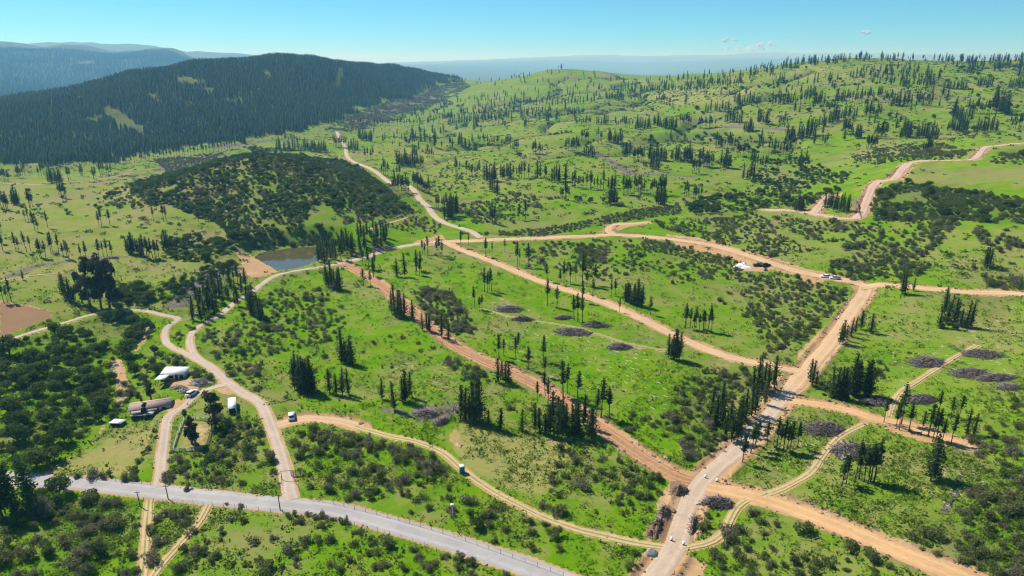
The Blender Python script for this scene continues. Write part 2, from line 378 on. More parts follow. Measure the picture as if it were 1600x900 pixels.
def foliage(name, c0, c1, trans=0.25, rnd=0.5):
    """leaves: two tones mixed per plant and by small clumps, some light let through"""
    m, nt, out = new_mat(name); b = NB(nt); oi = b.n("ShaderNodeObjectInfo"); geo = b.n("ShaderNodeNewGeometry")
    f = b.noise(geo.outputs["Position"], 0.9, 2)
    k = b.math('ADD', b.math('MULTIPLY', oi.outputs["Random"], rnd), b.math('MULTIPLY', b.ramp(f, .3, .7), 1 - rnd))
    c = b.mix(k, c0, c1)
    d = b.n("ShaderNodeBsdfDiffuse"); b.link(c, d.inputs[0]); t = b.n("ShaderNodeBsdfTranslucent"); b.link(c, t.inputs[0])
    x = b.n("ShaderNodeMixShader"); x.inputs[0].default_value = trans; b.link(d.outputs[0], x.inputs[1]); b.link(t.outputs[0], x.inputs[2])
    b.link(x.outputs[0], out.inputs[0]); return m

# ---- ground
GRASS_LUSH = (0.088, 0.205, 0.003); GRASS_MID = (0.150, 0.245, 0.006); GRASS_PALE = (0.195, 0.230, 0.045)
DRY = (0.36, 0.29, 0.12); SOIL = (0.44, 0.28, 0.135); DARKSOIL = (0.15, 0.095, 0.06); LITTER = (0.115, 0.098, 0.085)
def ground_mat():
    m, nt, out = new_mat("ground"); b = NB(nt)
    at1 = b.n("ShaderNodeAttribute", attribute_name="mask_a"); at2 = b.n("ShaderNodeAttribute", attribute_name="mask_b")
    s1 = b.n("ShaderNodeSeparateColor"); b.link(at1.outputs["Color"], s1.inputs[0]); s2 = b.n("ShaderNodeSeparateColor"); b.link(at2.outputs["Color"], s2.inputs[0])
    soil, dry, pale = s1.outputs; litter, scrub, dark = s2.outputs
    pos = b.n("ShaderNodeNewGeometry").outputs["Position"]
    n1 = b.noise(pos, .018, 5, .6); n2 = b.noise(pos, .11, 5, .65); n5 = b.noise(pos, .035, 5, .62); n3 = b.noise(pos, .7, 4, .7); n4 = b.noise(pos, 2.6, 3, .7)
    jag = b.math('ADD', b.math('MULTIPLY', b.math('SUBTRACT', n2, .5), .9), b.math('MULTIPLY', b.math('SUBTRACT', n3, .5), .9))
    def edge(a, w=.18):                                       # ragged mask edge
        return b.ramp(b.math('ADD', a, b.math('MULTIPLY', jag, b.math('MULTIPLY', b.math('MULTIPLY', a, b.math('SUBTRACT', 1.0, a)), 3.2))), .5 - w, .5 + w)
    g = b.mix(b.ramp(n2, .35, .68), GRASS_LUSH, GRASS_MID)
    pl = b.math('ADD', pale, b.math('MULTIPLY', b.math('SUBTRACT', b.ramp(n1, .35, .65), .5), .55), True)
    pl = b.math('ADD', pl, b.math('MULTIPLY', b.math('SUBTRACT', n3, .5), .55), True)
    g = b.mix(pl, g, GRASS_PALE)
    g = b.mix(b.math('MULTIPLY', b.ramp(n5, .50, .66), .55), g, b.mix(n3, (0.085, 0.120, 0.022), (0.13, 0.150, 0.035)))      # coarser, darker sward in patches
    g = b.mix(b.math('MULTIPLY', b.ramp(n3, .52, .74), .42), g, (0.060, 0.100, 0.014))        # rank darker tufts
    g = b.mix(b.math('MULTIPLY', b.ramp(n4, .60, .75), .35), g, (0.26, 0.27, 0.09))           # seed heads
    bare = b.math('MULTIPLY', b.ramp(b.math('ADD', b.math('MULTIPLY', n2, .6), b.math('MULTIPLY', n1, .5)), .53, .64), b.math('MULTIPLY', b.math('MAXIMUM', pale, .46), 1.15, True)); g = b.mix(bare, g, b.mix(n3, (0.25, 0.195, 0.10), (0.19, 0.175, 0.075)))     # thin, trodden pasture
    g = b.mix(b.math('MULTIPLY', edge(dry, .4), .75), g, b.mix(n3, DRY, (0.20, 0.20, 0.06)))
    g = b.mix(b.math('MULTIPLY', edge(scrub, .3), .8), g, b.mix(b.ramp(n3, .4, .65), (0.06, 0.075, 0.028), (0.11, 0.12, 0.05)))
    g = b.mix(edge(litter), g, b.mix(b.ramp(n3, .35, .7), LITTER, (0.20, 0.17, 0.14)))
    so = b.mix(b.ramp(n3, .3, .7), SOIL, (0.36, 0.23, 0.12)); so = b.mix(b.ramp(n2, .5, .75), so, (0.48, 0.35, 0.22))
    so = b.mix(b.math('MULTIPLY', edge(dark, .3), .85), so, b.mix(n3, DARKSOIL, (0.27, 0.16, 0.085)))
    g = b.mix(edge(soil), g, so)
    p = b.bsdf(g, 1.0, 0.0)
    h = b.math('ADD', b.math('MULTIPLY', n3, .6), b.math('MULTIPLY', n4, .25)); b.link(b.bump(h, .4, .8), p.inputs["Normal"])
    b.link(p.outputs[0], out.inputs[0]); return m

MA = np.zeros(GX.shape + (4,), np.float32); MB_ = np.zeros(GX.shape + (4,), np.float32); MA[..., 3] = MB_[..., 3] = 1
GPX, GPY, _f = project(GX, GY, GZ)
# pale: drier, paler pasture uphill and towards the right; lush in the low foreground
pale = .08 + .36 * sstep(300, 800, GR) + .28 * sstep(40, 110, GX) * sstep(100, 180, GR) * (GR < 420) + .45 * sstep(-90, -170, GX) * sstep(300, 360, GR) * (GR < 900)
MA[..., 2] = np.clip(pale, 0, 1)
# bare shoulders along roads
shoulder = {1: .15, 2: .35, 3: .3, 4: 1.5, 5: 2.2, 6: 1.8, 7: 2.2, 8: 1.6, 9: .2}
for k, v in shoulder.items():
    mk = RK == k; MA[..., 0][mk] = np.maximum(MA[..., 0][mk], (1 - sstep(v * .45, v * 1.5, RD[mk])))
    if k in (4, 5, 6, 7, 8): MB_[..., 2][mk] = np.maximum(MB_[..., 2][mk], .62 * np.exp(-((RD[mk] - 1.5) / 1.1) ** 2) * (.6 + .6 * (fbm(GX[mk] / 11, GY[mk] / 11, 2) > -.1)))
def paint(arr, ch, poly, v, soft=2.0):
    P = wpoly(poly); lo = P.min(0) - 6; hi = P.max(0) + 6
    sel = np.where((GX > lo[0]) & (GX < hi[0]) & (GY > lo[1]) & (GY < hi[1]))
    x, y = GX[sel], GY[sel]; ins = inpoly(x, y, P)
    S = spline(np.vstack([P, P[:1]]), 3.0) if len(P) < 40 else P
    d = np.full(len(x), 1e9)
    for k in range(0, len(S), 64): d = np.minimum(d, np.min(np.hypot(x[:, None] - S[None, k:k + 64, 0], y[:, None] - S[None, k:k + 64, 1]), axis=1))
    sd = np.where(ins, d, -d); w = sstep(-soft, soft, sd) * v
    if v < 0: arr[..., ch][sel] = np.clip(arr[..., ch][sel] + w, 0, 1)
    else: arr[..., ch][sel] = np.maximum(arr[..., ch][sel], w)
def paintline(arr, ch, pts, width, v):
    P = spline(pts, 4.0); x, y, z = unproj(P[:, 0], P[:, 1]); ok = ~np.isnan(x); x, y = x[ok], y[ok]
    for k in range(len(x)):
        r = math.hypot(x[k], y[k]); a = math.atan2(x[k], y[k]); R = width * 2.2
        i0, i1 = np.searchsorted(AZ, (a - R / r, a + R / r)); j0, j1 = np.searchsorted(RR, (r - R, r + R)); s = (slice(i0, i1), slice(j0, j1))
        d = np.hypot(GX[s] - x[k], GY[s] - y[k]); arr[..., ch][s] = np.maximum(arr[..., ch][s], v * (1 - sstep(width * .5, width * 1.6, d)))
MB_[..., 1] = np.maximum(MB_[..., 1], .62 * GUL)
S0, D0, PL, LI, SC, DK = (MA, 0), (MA, 1), (MA, 2), (MB_, 0), (MB_, 1), (MB_, 2)
for pts, v in (([(716,664),(760,668),(820,682),(888,690),(886,715),(868,745),(845,772),(800,768),(765,752),(735,738),(706,700)], .98),
               ([(78,738),(110,715),(150,700),(195,668),(238,660),(242,690),(214,715),(196,745),(130,748)], .9),
               ([(0,300),(120,310),(190,330),(330,335),(300,420),(200,460),(60,470),(0,470)], .40),
               ([(60,440),(180,410),(170,400),(100,400),(0,420),(0,450)], .55),
               ([(1160,770),(1300,700),(1340,690),(1480,720),(1500,780),(1400,840),(1280,800)], .30),
               ([(1290,610),(1400,560),(1540,500),(1600,480),(1600,640),(1500,690)], .30),
               ([(1430,340),(1600,350),(1600,440),(1480,430)], .25),
               ([(1010,150),(1100,135),(1180,140),(1150,170),(1060,165)], .6), ([(1240,105),(1300,95),(1330,120),(1290,135),(1230,125)], .4),
               ([(700,270),(780,258),(800,290),(740,300)], .45), ([(620,235),(700,225),(690,260),(640,258)], .45),
               ([(200,320),(260,300),(230,285),(150,300)], .55), ([(800,182),(890,185),(890,225),(760,230),(740,205)], .25)):
    paint(*D0, pts, v, 5)
for pts, v in (([(0,470),(45,478),(82,487),(78,498),(50,508),(0,527)], 1.0),
               ([(368,393),(380,393),(396,400),(415,412),(434,424),(412,432),(380,434),(372,420),(380,410)], 1.0),
               ([(262,655),(300,618),(318,600),(300,592),(262,594),(266,604),(292,612),(286,624),(268,626),(262,640)], 1.0),
               ([(270,704),(322,700),(333,660),(292,655),(282,668)], .45),
               ([(348,592),(372,606),(390,616),(350,616),(330,606)], 1.0),
               ([(440,770),(462,770),(482,792),(420,784)], 1.0),
               ([(1200,625),(1235,590),(1212,584),(1225,600),(1180,615)], .9), ([(1190,600),(1228,582),(1212,618)], .8),
               ([(1245,570),(1258,548),(1285,540),(1312,510),(1300,500),(1272,525),(1248,548)], .75),
               ([(1026,786),(1040,764),(1048,752),(1085,762),(1068,800),(1055,848),(1012,844),(1004,834),(1028,805)], 1.0),
               ([(1078,868),(1105,880),(1098,900),(1060,900)], .9), ([(1045,725),(1068,730),(1070,745),(1052,738)], .8),
               ([(1400,664),(1440,668),(1505,690),(1500,702),(1440,690),(1380,668)], .9),
               ([(1040,366),(1110,374),(1180,395),(1260,420),(1240,430),(1160,408),(1060,385)], .95),
               ([(1150,405),(1180,404),(1215,415),(1200,424),(1150,424)], 1.0),
               ([(1250,418),(1310,430),(1330,436),(1290,440),(1262,446),(1250,438)], .9),
               ([(645,378),(690,366),(700,380),(660,386)], .9), ([(930,500),(1000,505),(1100,550),(1170,570),(1130,575),(1040,535)], .34),
               ([(1290,318),(1300,302),(1320,300),(1310,310)], .7), ([(1340,340),(1330,335),(1345,305),(1362,280),(1372,283)], .9), ([(1400,280),(1420,256),(1428,262),(1410,282)], .8),
               ([(940,365),(955,350),(1012,346),(1015,350),(985,354),(965,360)], .9),
               ([(165,640),(150,690),(90,725),(60,745),(75,745),(120,710),(165,670)], .6), ([(80,655),(130,690),(100,730),(75,720)], .25),
               ([(700,685),(712,664),(722,690),(712,702)], .5), ([(712,700),(725,690),(730,702)], .5),
               ([(1395,660),(1415,664),(1412,670),(1395,668)], .7), ([(202,600),(190,560),(174,562),(180,590),(184,612),(178,634),(192,636)], .85), ([(240,520),(232,506),(222,520),(205,545),(214,550)], .6)):
    paint(*S0, pts, v, 1.6)
for pts, v in (([(1005,840),(1016,815),(1046,788),(1052,806),(1038,848)], 1.0), ([(1046,756),(1060,750),(1078,762),(1050,782)], 1.0), ([(1078,790),(1090,780),(1084,850),(1072,850)], .6),
               ([(1336,336),(1346,306),(1356,296),(1350,325)], .9), ([(0,470),(82,487),(78,498),(0,527)], .8), ([(650,390),(690,380),(680,400),(640,400)], .9),
               ([(1375,283),(1396,275),(1405,262),(1392,268)], .9)):
    paint(*DK, pts, v, 1.5)
# brash lines and clearing residue on the slopes
for pts, w, v in (([(815,226),(860,230),(900,233)], 3.0, .9), ([(928,236),(945,246),(962,258),(985,270)], 4.5, 1.0), ([(975,271),(1020,273),(1080,275)], 4.0, 1.0),
                  ([(905,172),(960,176),(1030,181),(1100,188)], 4, .9), ([(1130,198),(1200,200),(1240,205)], 4, .9), ([(1240,133),(1300,136),(1320,140)], 4, .7),
                  ([(1300,150),(1400,158),(1470,155),(1520,150)], 6, .75), ([(700,207),(720,200)], 4, .7), ([(840,130),(900,122)], 4, .7), ([(1055,190),(1100,196)], 4, .7),
                  ([(330,230),(400,223),(440,218)], 7, .8), ([(100,286),(150,282),(205,271)], 4, .8), ([(560,190),(620,165),(690,142)], 30, .6), ([(590,175),(650,160),(690,150)], 30, .6),
                  ([(20,430),(60,415),(110,408)], 4, .6), ([(140,402),(180,402)], 4, .6), ([(660,640),(690,648),(700,640)], 3.5, .9), ([(600,640),(630,645),(660,655)], 2.5, .6),
                  ([(250,265),(300,250),(350,242)], 10, .7), ([(330,430),(300,450),(280,475)], 5, .9), ([(1475,800),(1490,775),(1500,745)], 1.0, .8)):
    paintline(*LI, pts, w, v)
# scrubby soil under thickets
SCRUBPOLY = [[(200,300),(260,270),(330,250),(400,235),(470,240),(540,250),(600,290),(650,335),(560,355),(520,378),(400,390),(330,330),(230,320)],
             [(0,545),(60,525),(160,495),(240,505),(235,540),(190,560),(180,600),(165,640),(150,680),(90,720),(60,735),(0,720)]]
paint(*SC, SCRUBPOLY[0], .34, 8); paint(*SC, SCRUBPOLY[1], .30, 6)
for pts, v in (([(1050,600),(1100,580),(1160,575),(1180,600),(1120,640),(1130,690),(1120,730),(1075,720),(1060,680),(1010,670)], .42), ([(1350,310),(1400,285),(1560,305),(1600,310),(1600,350),(1500,345),(1440,345),(1370,345)], .5),
               ([(1440,810),(1500,800),(1530,760),(1600,730),(1600,900),(1545,900),(1480,860)], .42), ([(35,790),(130,775),(210,785),(205,810),(170,850),(140,900),(60,900)], .45), ([(265,690),(330,660),(365,650),(400,690),(380,760),(300,755)], .4),
               ([(720,365),(860,355),(1000,325),(1060,320),(1060,335),(950,350),(850,368)], .55)):
    paint(*SC, pts, v, 4)
paint(MB_, 1, [(0,252),(150,248),(300,228),(400,216),(480,196),(560,168),(640,148),(700,120),(620,108),(540,100),(430,95),(300,104),(200,124),(100,146),(0,157)], .75, 20)
MB_[..., 1][(GR > 2600)] = 1.0; MB_[..., 1][GR > 18000] = .45; MA[..., 2][GR > 18000] = 1.0
MA[..., 0][pin] = .8; MB_[..., 2][pin] = .5

idx = np.arange(NA * NR).reshape(NA, NR)
Q = np.stack([idx[:-1, :-1], idx[1:, :-1], idx[1:, 1:], idx[:-1, 1:]], -1).reshape(-1, 4)
Q = Q[:, ::-1]
def build_ground():
    V = np.stack([GX, GY, GZ], -1).reshape(-1, 3)
    me = mesh_np("ground", V, Q, [ground_mat()], smooth=True)
    for nm, A in (("mask_a", MA), ("mask_b", MB_)):
        a = me.attributes.new(nm, 'FLOAT_COLOR', 'POINT'); a.data.foreach_set("color", A.reshape(-1))
    return tag(obj("ground", me), kind="structure")
build_ground()

# ---- roads
def road_mat(name, base, worn, rut, grass=0.0, scale=1.0):
    m, nt, out = new_mat(name); b = NB(nt); u = b.n("ShaderNodeAttribute", attribute_name="across").outputs["Fac"]
    pos = b.n("ShaderNodeNewGeometry").outputs["Position"]; n1 = b.noise(pos, .12, 4); n2 = b.noise(pos, .9 * scale, 4, .65); n3 = b.noise(pos, 4.0, 3)
    au = b.math('ABSOLUTE', u); w = b.math('ADD', au, b.math('MULTIPLY', b.math('SUBTRACT', n2, .5), .22))
    tr = b.math('SUBTRACT', 1.0, b.ramp(b.math('ABSOLUTE', b.math('SUBTRACT', w, .46)), .04, .26))       # the two wheel lines
    c = b.mix(b.ramp(n1, .35, .65), base, tuple(x * .86 for x in base)); c = b.mix(b.math('MULTIPLY', tr, .5), c, worn)
    c = b.mix(b.math('MULTIPLY', b.ramp(n2, .48, .68), .65), c, rut); c = b.mix(b.math('MULTIPLY', b.ramp(n3, .58, .72), .3), c, tuple(min(1, x * 1.25) for x in worn))
    if grass:
        gm = b.math('MULTIPLY', b.math('SUBTRACT', 1.0, b.ramp(w, .08, .26)), b.ramp(n2, .28, .5))
        gm = b.math('MAXIMUM', gm, b.math('MULTIPLY', b.ramp(w, .70, .92), b.ramp(n2, .2, .5)))
        c = b.mix(b.math('MULTIPLY', gm, grass), c, (0.13, 0.19, 0.03))
    p = b.bsdf(c, .95, .1); b.link(b.bump(n2, .5, .25), p.inputs["Normal"]); b.link(p.outputs[0], out.inputs[0]); return m
RM = {"paved": road_mat("road_paved", (0.36, 0.34, 0.325), (0.43, 0.405, 0.385), (0.30, 0.285, 0.27), 0, .5),
      "gravel": road_mat("road_gravel", (0.44, 0.355, 0.27), (0.51, 0.42, 0.33), (0.37, 0.29, 0.21)),
      "track": road_mat("road_track", (0.46, 0.34, 0.18), (0.54, 0.40, 0.22), (0.37, 0.28, 0.13), .75),
      "faint": road_mat("road_faint", (0.34, 0.28, 0.13), (0.42, 0.33, 0.18), (0.22, 0.23, 0.06), .9),
      "sandy": road_mat("road_sandy", (0.52, 0.355, 0.20), (0.58, 0.42, 0.255), (0.45, 0.28, 0.15)),
      "main": road_mat("road_main", (0.47, 0.36, 0.265), (0.53, 0.415, 0.31), (0.38, 0.27, 0.185)),
      "red": road_mat("road_red", (0.37, 0.20, 0.10), (0.48, 0.30, 0.17), (0.23, 0.12, 0.06)),
      "pink": road_mat("road_pink", (0.48, 0.345, 0.25), (0.55, 0.42, 0.32), (0.38, 0.26, 0.185)),
      "orange": road_mat("road_orange", (0.52, 0.325, 0.155), (0.58, 0.39, 0.205), (0.43, 0.245, 0.11))}
ROADLABEL = [None] * len(ROADW)
for ri, (name, kind, w, W, zp) in enumerate(ROADW):
    T = np.gradient(W, axis=0); T /= np.linalg.norm(T, axis=1)[:, None] + 1e-9; N = np.c_[T[:, 1], -T[:, 0]]
    us = np.array([-1, -.84, -.6, -.3, 0, .3, .6, .84, 1.0]); n = len(W); L = np.arange(n)
    jit = 1 + (0.30 if kind not in ("paved",) else .02) * fbm(L[:, None] * .30 + ri * 31, np.sign(us)[None, :] * 3.0 + 0 * L[:, None], 3)
    X = W[:, None, 0] + N[:, None, 0] * us[None] * w / 2 * jit; Y = W[:, None, 1] + N[:, None, 1] * us[None] * w / 2 * jit
    r = np.hypot(X, Y); off = 0.07 + 0.0005 * np.maximum(r - 150, 0) + .012 * (ri % 7)
    Zc = hgt(X, Y); Zs = np.maximum(Zc, Zc[:, 4:5] - .3)
    rutz = -.05 * np.exp(-((np.abs(us) - .46) / .14) ** 2)[None] if kind != "paved" else -.05 * np.abs(us)[None] ** 2
    Z = Zs + off + rutz; Z[:, 0] = Zc[:, 0] - .12; Z[:, -1] = Zc[:, -1] - .12
    I = np.arange(n * 9).reshape(n, 9); F = np.stack([I[:-1, :-1], I[:-1, 1:], I[1:, 1:], I[1:, :-1]], -1).reshape(-1, 4)
    me = mesh_np(name, np.stack([X, Y, Z], -1).reshape(-1, 3), F, [RM[kind]], smooth=True)
    a = me.attributes.new("across", 'FLOAT', 'POINT'); a.data.foreach_set("value", np.tile(us, n).astype(np.float32))
    tag(obj(name, me), kind="structure")

# ---- pond water
def water():
    m, nt, out = new_mat("pond_water"); b = NB(nt); pos = b.n("ShaderNodeNewGeometry").outputs["Position"]
    p = b.bsdf((0.085, 0.075, 0.035), .03, .5); b.link(b.bump(b.noise(pos, .5, 3), .04, .3), p.inputs["Normal"]); b.link(p.outputs[0], out.inputs[0])
    c = PW.mean(0); S = spline(np.vstack([PW, PW[:1]]), 3.0)[:-1]; S = c + (S - c) * 1.04
    V = [(c[0], c[1], POND_Z)] + [(x, y, POND_Z) for x, y in S]; n = len(S)
    tag(obj("pond", mesh_np("pond", V, [[(0, 1 + k, 1 + (k + 1) % n) for k in range(n)]], [m])), kind="structure")
water()
# ================================================================== plants
M_PINE = foliage("pine_needles", (0.030, 0.058, 0.018), (0.092, 0.132, 0.042), .38, .7)
M_FOREST = foliage("plantation_needles", (0.040, 0.072, 0.026), (0.100, 0.140, 0.050), .35, .7)
M_BARK = plain("pine_bark", (0.14, 0.105, 0.08), .95, .3, 2.0)
M_THORN = foliage("thorn_twigs", (0.130, 0.152, 0.055), (0.195, 0.232, 0.080), .4)
M_BROWN = foliage("bare_twigs", (0.170, 0.158, 0.095), (0.225, 0.215, 0.125), .4)
M_GREENS = foliage("shrub_leaves", (0.085, 0.130, 0.030), (0.165, 0.205, 0.065), .4)
M_EVER = foliage("evergreen_leaves", (0.052, 0.092, 0.018), (0.125, 0.180, 0.040), .4)
M_POPLAR = foliage("poplar_leaves", (0.040, 0.085, 0.016), (0.085, 0.150, 0.034), .35)
M_EUC = foliage("eucalyptus_leaves", (0.050, 0.060, 0.032), (0.095, 0.105, 0.058), .3)
M_STEM = plain("grey_bark", (0.16, 0.135, 0.11), .95, .3, 2.0)
M_WEED = foliage("weeds", (0.09, 0.18, 0.008), (0.23, 0.31, 0.05), .4)

def tufts(C, size, rg, flat=0.0):
    """small ragged leaf faces (two triangles each) around centres C"""
    n = len(C); size = np.broadcast_to(np.asarray(size, float), (n,))
    a = rg.normal(size=(n, 3)); b = rg.normal(size=(n, 3))
    if flat: a[:, 2] *= 1 - flat; b[:, 2] *= 1 - flat
    a /= np.linalg.norm(a, axis=1)[:, None]; b -= (a * b).sum(1)[:, None] * a; b /= np.linalg.norm(b, axis=1)[:, None]
    s = size[:, None] * .5
    P = [C + a * s * rg.uniform(.7, 1.3, (n, 1)), C + b * s * rg.uniform(.5, 1.1, (n, 1)), C - a * s * rg.uniform(.7, 1.3, (n, 1)), C - b * s * rg.uniform(.5, 1.1, (n, 1))]
    V = np.stack(P, 1).reshape(-1, 3); I = np.arange(n)[:, None] * 4
    return V, np.vstack([I + [0, 1, 2], I + [0, 2, 3]])
def core(rg, prof, n=7):
    """irregular inner mass from a profile of (z, radius)"""
    V = []; F = []
    for k, (z, r) in enumerate(prof):
        for i in range(n):
            t = 2 * math.pi * i / n + .3 * k; q = r * rg.uniform(.65, 1.2); V.append((q * math.cos(t), q * math.sin(t), z + rg.uniform(-.1, .1) * r))
    for k in range(len(prof) - 1):
        for i in range(n):
            a, b, c, d = k * n + i, k * n + (i + 1) % n, (k + 1) * n + (i + 1) % n, (k + 1) * n + i; F += [(a, b, c), (a, c, d)]
    return np.array(V), np.array(F)
def joinm(parts):
    V = []; F = []; n = 0
    for v, f in parts: V.append(v); F.append(np.asarray(f) + n); n += len(v)
    return np.vstack(V), np.vstack(F)
def trunk_mesh(name, rg, H, r, lean=.25, n=7, limbs=(), mat=None):
    mb = MB(); p = np.zeros(3); k = 5
    for i in range(k):
        q = np.array([rg.normal(0, lean * .3), rg.normal(0, lean * .3), 0]) + [p[0], p[1], H * (i + 1) / k]
        mb.tube(p - [0, 0, .3 if i == 0 else 0], q, r * (1 - .85 * i / k), r * (1 - .85 * (i + 1) / k), n); p = q
    for (z0, d, L, rr) in limbs: mb.tube((0, 0, z0), (d[0] * L, d[1] * L, z0 + d[2] * L), rr, rr * .35, 5)
    return mb.mesh(name, [mat or M_BARK], True)

def pine(seed, full):
    rg = np.random.default_rng(seed); H = 12.0; h0 = rg.uniform(.6, 1.8) if full else rg.uniform(4.2, 6.0); R = rg.uniform(1.8, 2.5) if full else rg.uniform(1.25, 1.8)
    C = []; S = []; z = h0
    while z < H - .1:
        t = (z - h0) / (H - h0); L = R * ((1 - t) ** .62 * min(1, .5 + 2.0 * t) + .06) * rg.uniform(.75, 1.2); nb = rg.integers(5, 8)
        for k in range(nb):
            if rg.random() < .22: continue
            a = 2 * math.pi * (k + rg.random() * .7) / nb; l = L * rg.uniform(.7, 1.15)
            for f in (.3, .55, .8, 1.05):
                C.append((l * f * math.cos(a), l * f * math.sin(a), z - .1 * l * f + .18 * f * f * l)); S.append(rg.uniform(.5, .85) * (1.05 - .45 * t))
        z += rg.uniform(.42, .62)
    C.append((0, 0, H + .15)); S.append(.5)
    c = core(rg, [(h0 + .3, .25), (h0 + .2 * (H - h0), R * .28), (h0 + .55 * (H - h0), R * .2), (H - .6, .1)])
    V, F = joinm([tufts(np.array(C), np.array(S), rg, .35), c])
    limbs = []
    if not full:
        for k in range(7):
            a = rg.uniform(0, 6.28); limbs.append((rg.uniform(2, h0 + .5), (math.cos(a), math.sin(a), .15), rg.uniform(.4, 1.0), .035))
    return trunk_mesh("trunk", rg, H * .97, .20, .25, 6, limbs), mesh_np("crown", V, F, [M_PINE])
def blobs(rg, lobes, n, size, flat=0.0, cf=.62):
    """leaf faces on the shells of overlapping lobes (x, y, z, rx, rz)"""
    C = []; cores = []; vol = np.array([l[3] ** 2 for l in lobes]); vol = vol / vol.sum()
    for l, v in zip(lobes, vol):
        m = max(8, int(n * v)); d = rg.normal(size=(m, 3)); d /= np.linalg.norm(d, axis=1)[:, None]; rr = rg.uniform(.62, 1.08, (m, 1)) ** .8
        p = d * rr * [l[3], l[3], l[4]] * (1 + .18 * np.sin(d[:, :1] * 5 + d[:, 1:2] * 4)) + [l[0], l[1], l[2]]; C.append(p[p[:, 2] > .12])
        cores.append(tuple(np.add(x, 0) for x in core(rg, [(-l[4] * .5 * cf, l[3] * .3 * cf), (-l[4] * .2 * cf, l[3] * .66 * cf), (l[4] * .3 * cf, l[3] * .62 * cf), (l[4] * .66 * cf, l[3] * .22 * cf)], 6)))
        cores[-1][0][:] += np.array([l[0], l[1], l[2]])
    C = np.vstack(C); return joinm([tufts(C, rg.uniform(size * .7, size * 1.4, len(C)), rg, flat)] + cores)
def shrub(seed, mat, R, Hh, n, size, name="shrub"):
    """rounded shrub: several stems and a twiggy dome, one mesh with two materials"""
    rg = np.random.default_rng(seed); lobes = []
    st = rg.uniform(.7, 1.3); tilt = rg.uniform(0, 6.28)
    for k in range(rg.integers(4, 9)):
        a = rg.uniform(0, 6.28); q = R * rg.uniform(.1, .95); r = R * rg.uniform(.25, .55); hz = Hh * rg.uniform(.34, .70) * (1.1 - .35 * q / R); lobes.append((q * math.cos(a) * st, q * math.sin(a) / st, hz, r, min(hz * .85, Hh * rg.uniform(.24, .42))))
    V, F = blobs(rg, lobes, n, size, 0.0, .55)
    mb = MB()
    for l in lobes: mb.tube((0, 0, -.3), (l[0] * .8, l[1] * .8, l[2]), .09, .04, 4)
    T = [t for q in mb.F4 for t in ((q[0], q[1], q[2]), (q[0], q[2], q[3]))] + mb.F3
    nV = len(V); V2 = np.vstack([V, np.array(mb.V)]); F2 = np.vstack([F, np.array(T) + nV])
    return mesh_np(name, V2, F2, [mat, M_STEM], midx=np.r_[np.zeros(len(F)), np.ones(len(T))])
def broad(seed, mat, R, H, n, size, nl=6, base=.28):
    rg = np.random.default_rng(seed); lobes = [(0, 0, H * .66, R * .62, H * .28)]; limbs = []
    for k in range(nl):
        a = 2 * math.pi * k / nl + rg.uniform(-.4, .4); q = R * rg.uniform(.35, .62); z = H * rg.uniform(base + .12, .78); lobes.append((q * math.cos(a), q * math.sin(a), z, R * rg.uniform(.36, .52), H * rg.uniform(.15, .22)))
        limbs.append((H * base * .7, (math.cos(a) * .55, math.sin(a) * .55, .8), q * 1.3, .09))
    V, F = blobs(rg, lobes, n, size)
    return trunk_mesh("trunk", rg, H * .6, .05 * H * .6, .3, 7, limbs, M_STEM), mesh_np("crown", V, F, [mat])
def poplar(seed):
    rg = np.random.default_rng(seed); H = 16; lobes = [(rg.uniform(-.35, .35), rg.uniform(-.35, .35), z, 1.55 * (1 - ((z - 6.5) / 11.5) ** 2) ** .5 + .15, 1.5) for z in np.arange(2.2, 15.4, 1.25)]
    V, F = blobs(rg, lobes, 1500, .5)
    return trunk_mesh("trunk", rg, H * .9, .3, .2, 7, (), M_STEM), mesh_np("crown", V, F, [M_POPLAR])
def euca(seed, H, R, n):
    rg = np.random.default_rng(seed); lobes = []; limbs = []
    for k in range(11):
        a = rg.uniform(0, 6.28); t = rg.random(); q = R * rg.uniform(.1, .75) * (1 - .5 * t); z = H * (.20 + .74 * t)
        lobes.append((q * math.cos(a), q * math.sin(a), z, R * rg.uniform(.3, .5) * (1.1 - .4 * t), H * rg.uniform(.06, .11)))
        limbs.append((max(1, z - q * 1.3 - 1), (math.cos(a) * .6, math.sin(a) * .6, .8), q * 1.2 + .3, .12))
    V, F = blobs(rg, lobes, n, .65)
    return trunk_mesh("trunk", rg, H * .85, .42, .9, 8, limbs, M_STEM), mesh_np("crown", V, F, [M_EUC])
def farpine(seed):
    rg = np.random.default_rng(seed); H = 12.0; V = []; F = []
    for k in range(4):
        z0 = 1.2 + k * 2.6; z1 = z0 + 4.2 - .3 * k; r = (2.1 - .42 * k) * rg.uniform(.85, 1.15); b = len(V); V.append((rg.normal(0, .15), rg.normal(0, .15), min(z1, H)))
        for i in range(7): a = 2 * math.pi * i / 7 + k; q = r * rg.uniform(.6, 1.25); V.append((q * math.cos(a), q * math.sin(a), z0 + rg.uniform(-.5, .4)))
        F += [(b, b + 1 + i, b + 1 + (i + 1) % 7) for i in range(7)]
    b = len(V); V += [(.18, 0, -.4), (-.1, .15, -.4), (-.1, -.15, -.4), (0, 0, 6)]; F += [(b, b + 1, b + 3), (b + 1, b + 2, b + 3), (b + 2, b, b + 3)]
    return mesh_np("far_pine", np.array(V), np.array(F), [M_FOREST])
PINE_F = [pine(100 + k, True) for k in range(6)]; PINE_B = [pine(200 + k, False) for k in range(7)]; FARP = [farpine(k) for k in range(3)]
THORN = [shrub(300 + k, M_THORN if k % 3 else M_BROWN, 2.2, 2.8, 820, .30) for k in range(12)]
GREENS = [shrub(400 + k, M_GREENS, 1.6, 1.7, 460, .25) for k in range(8)]
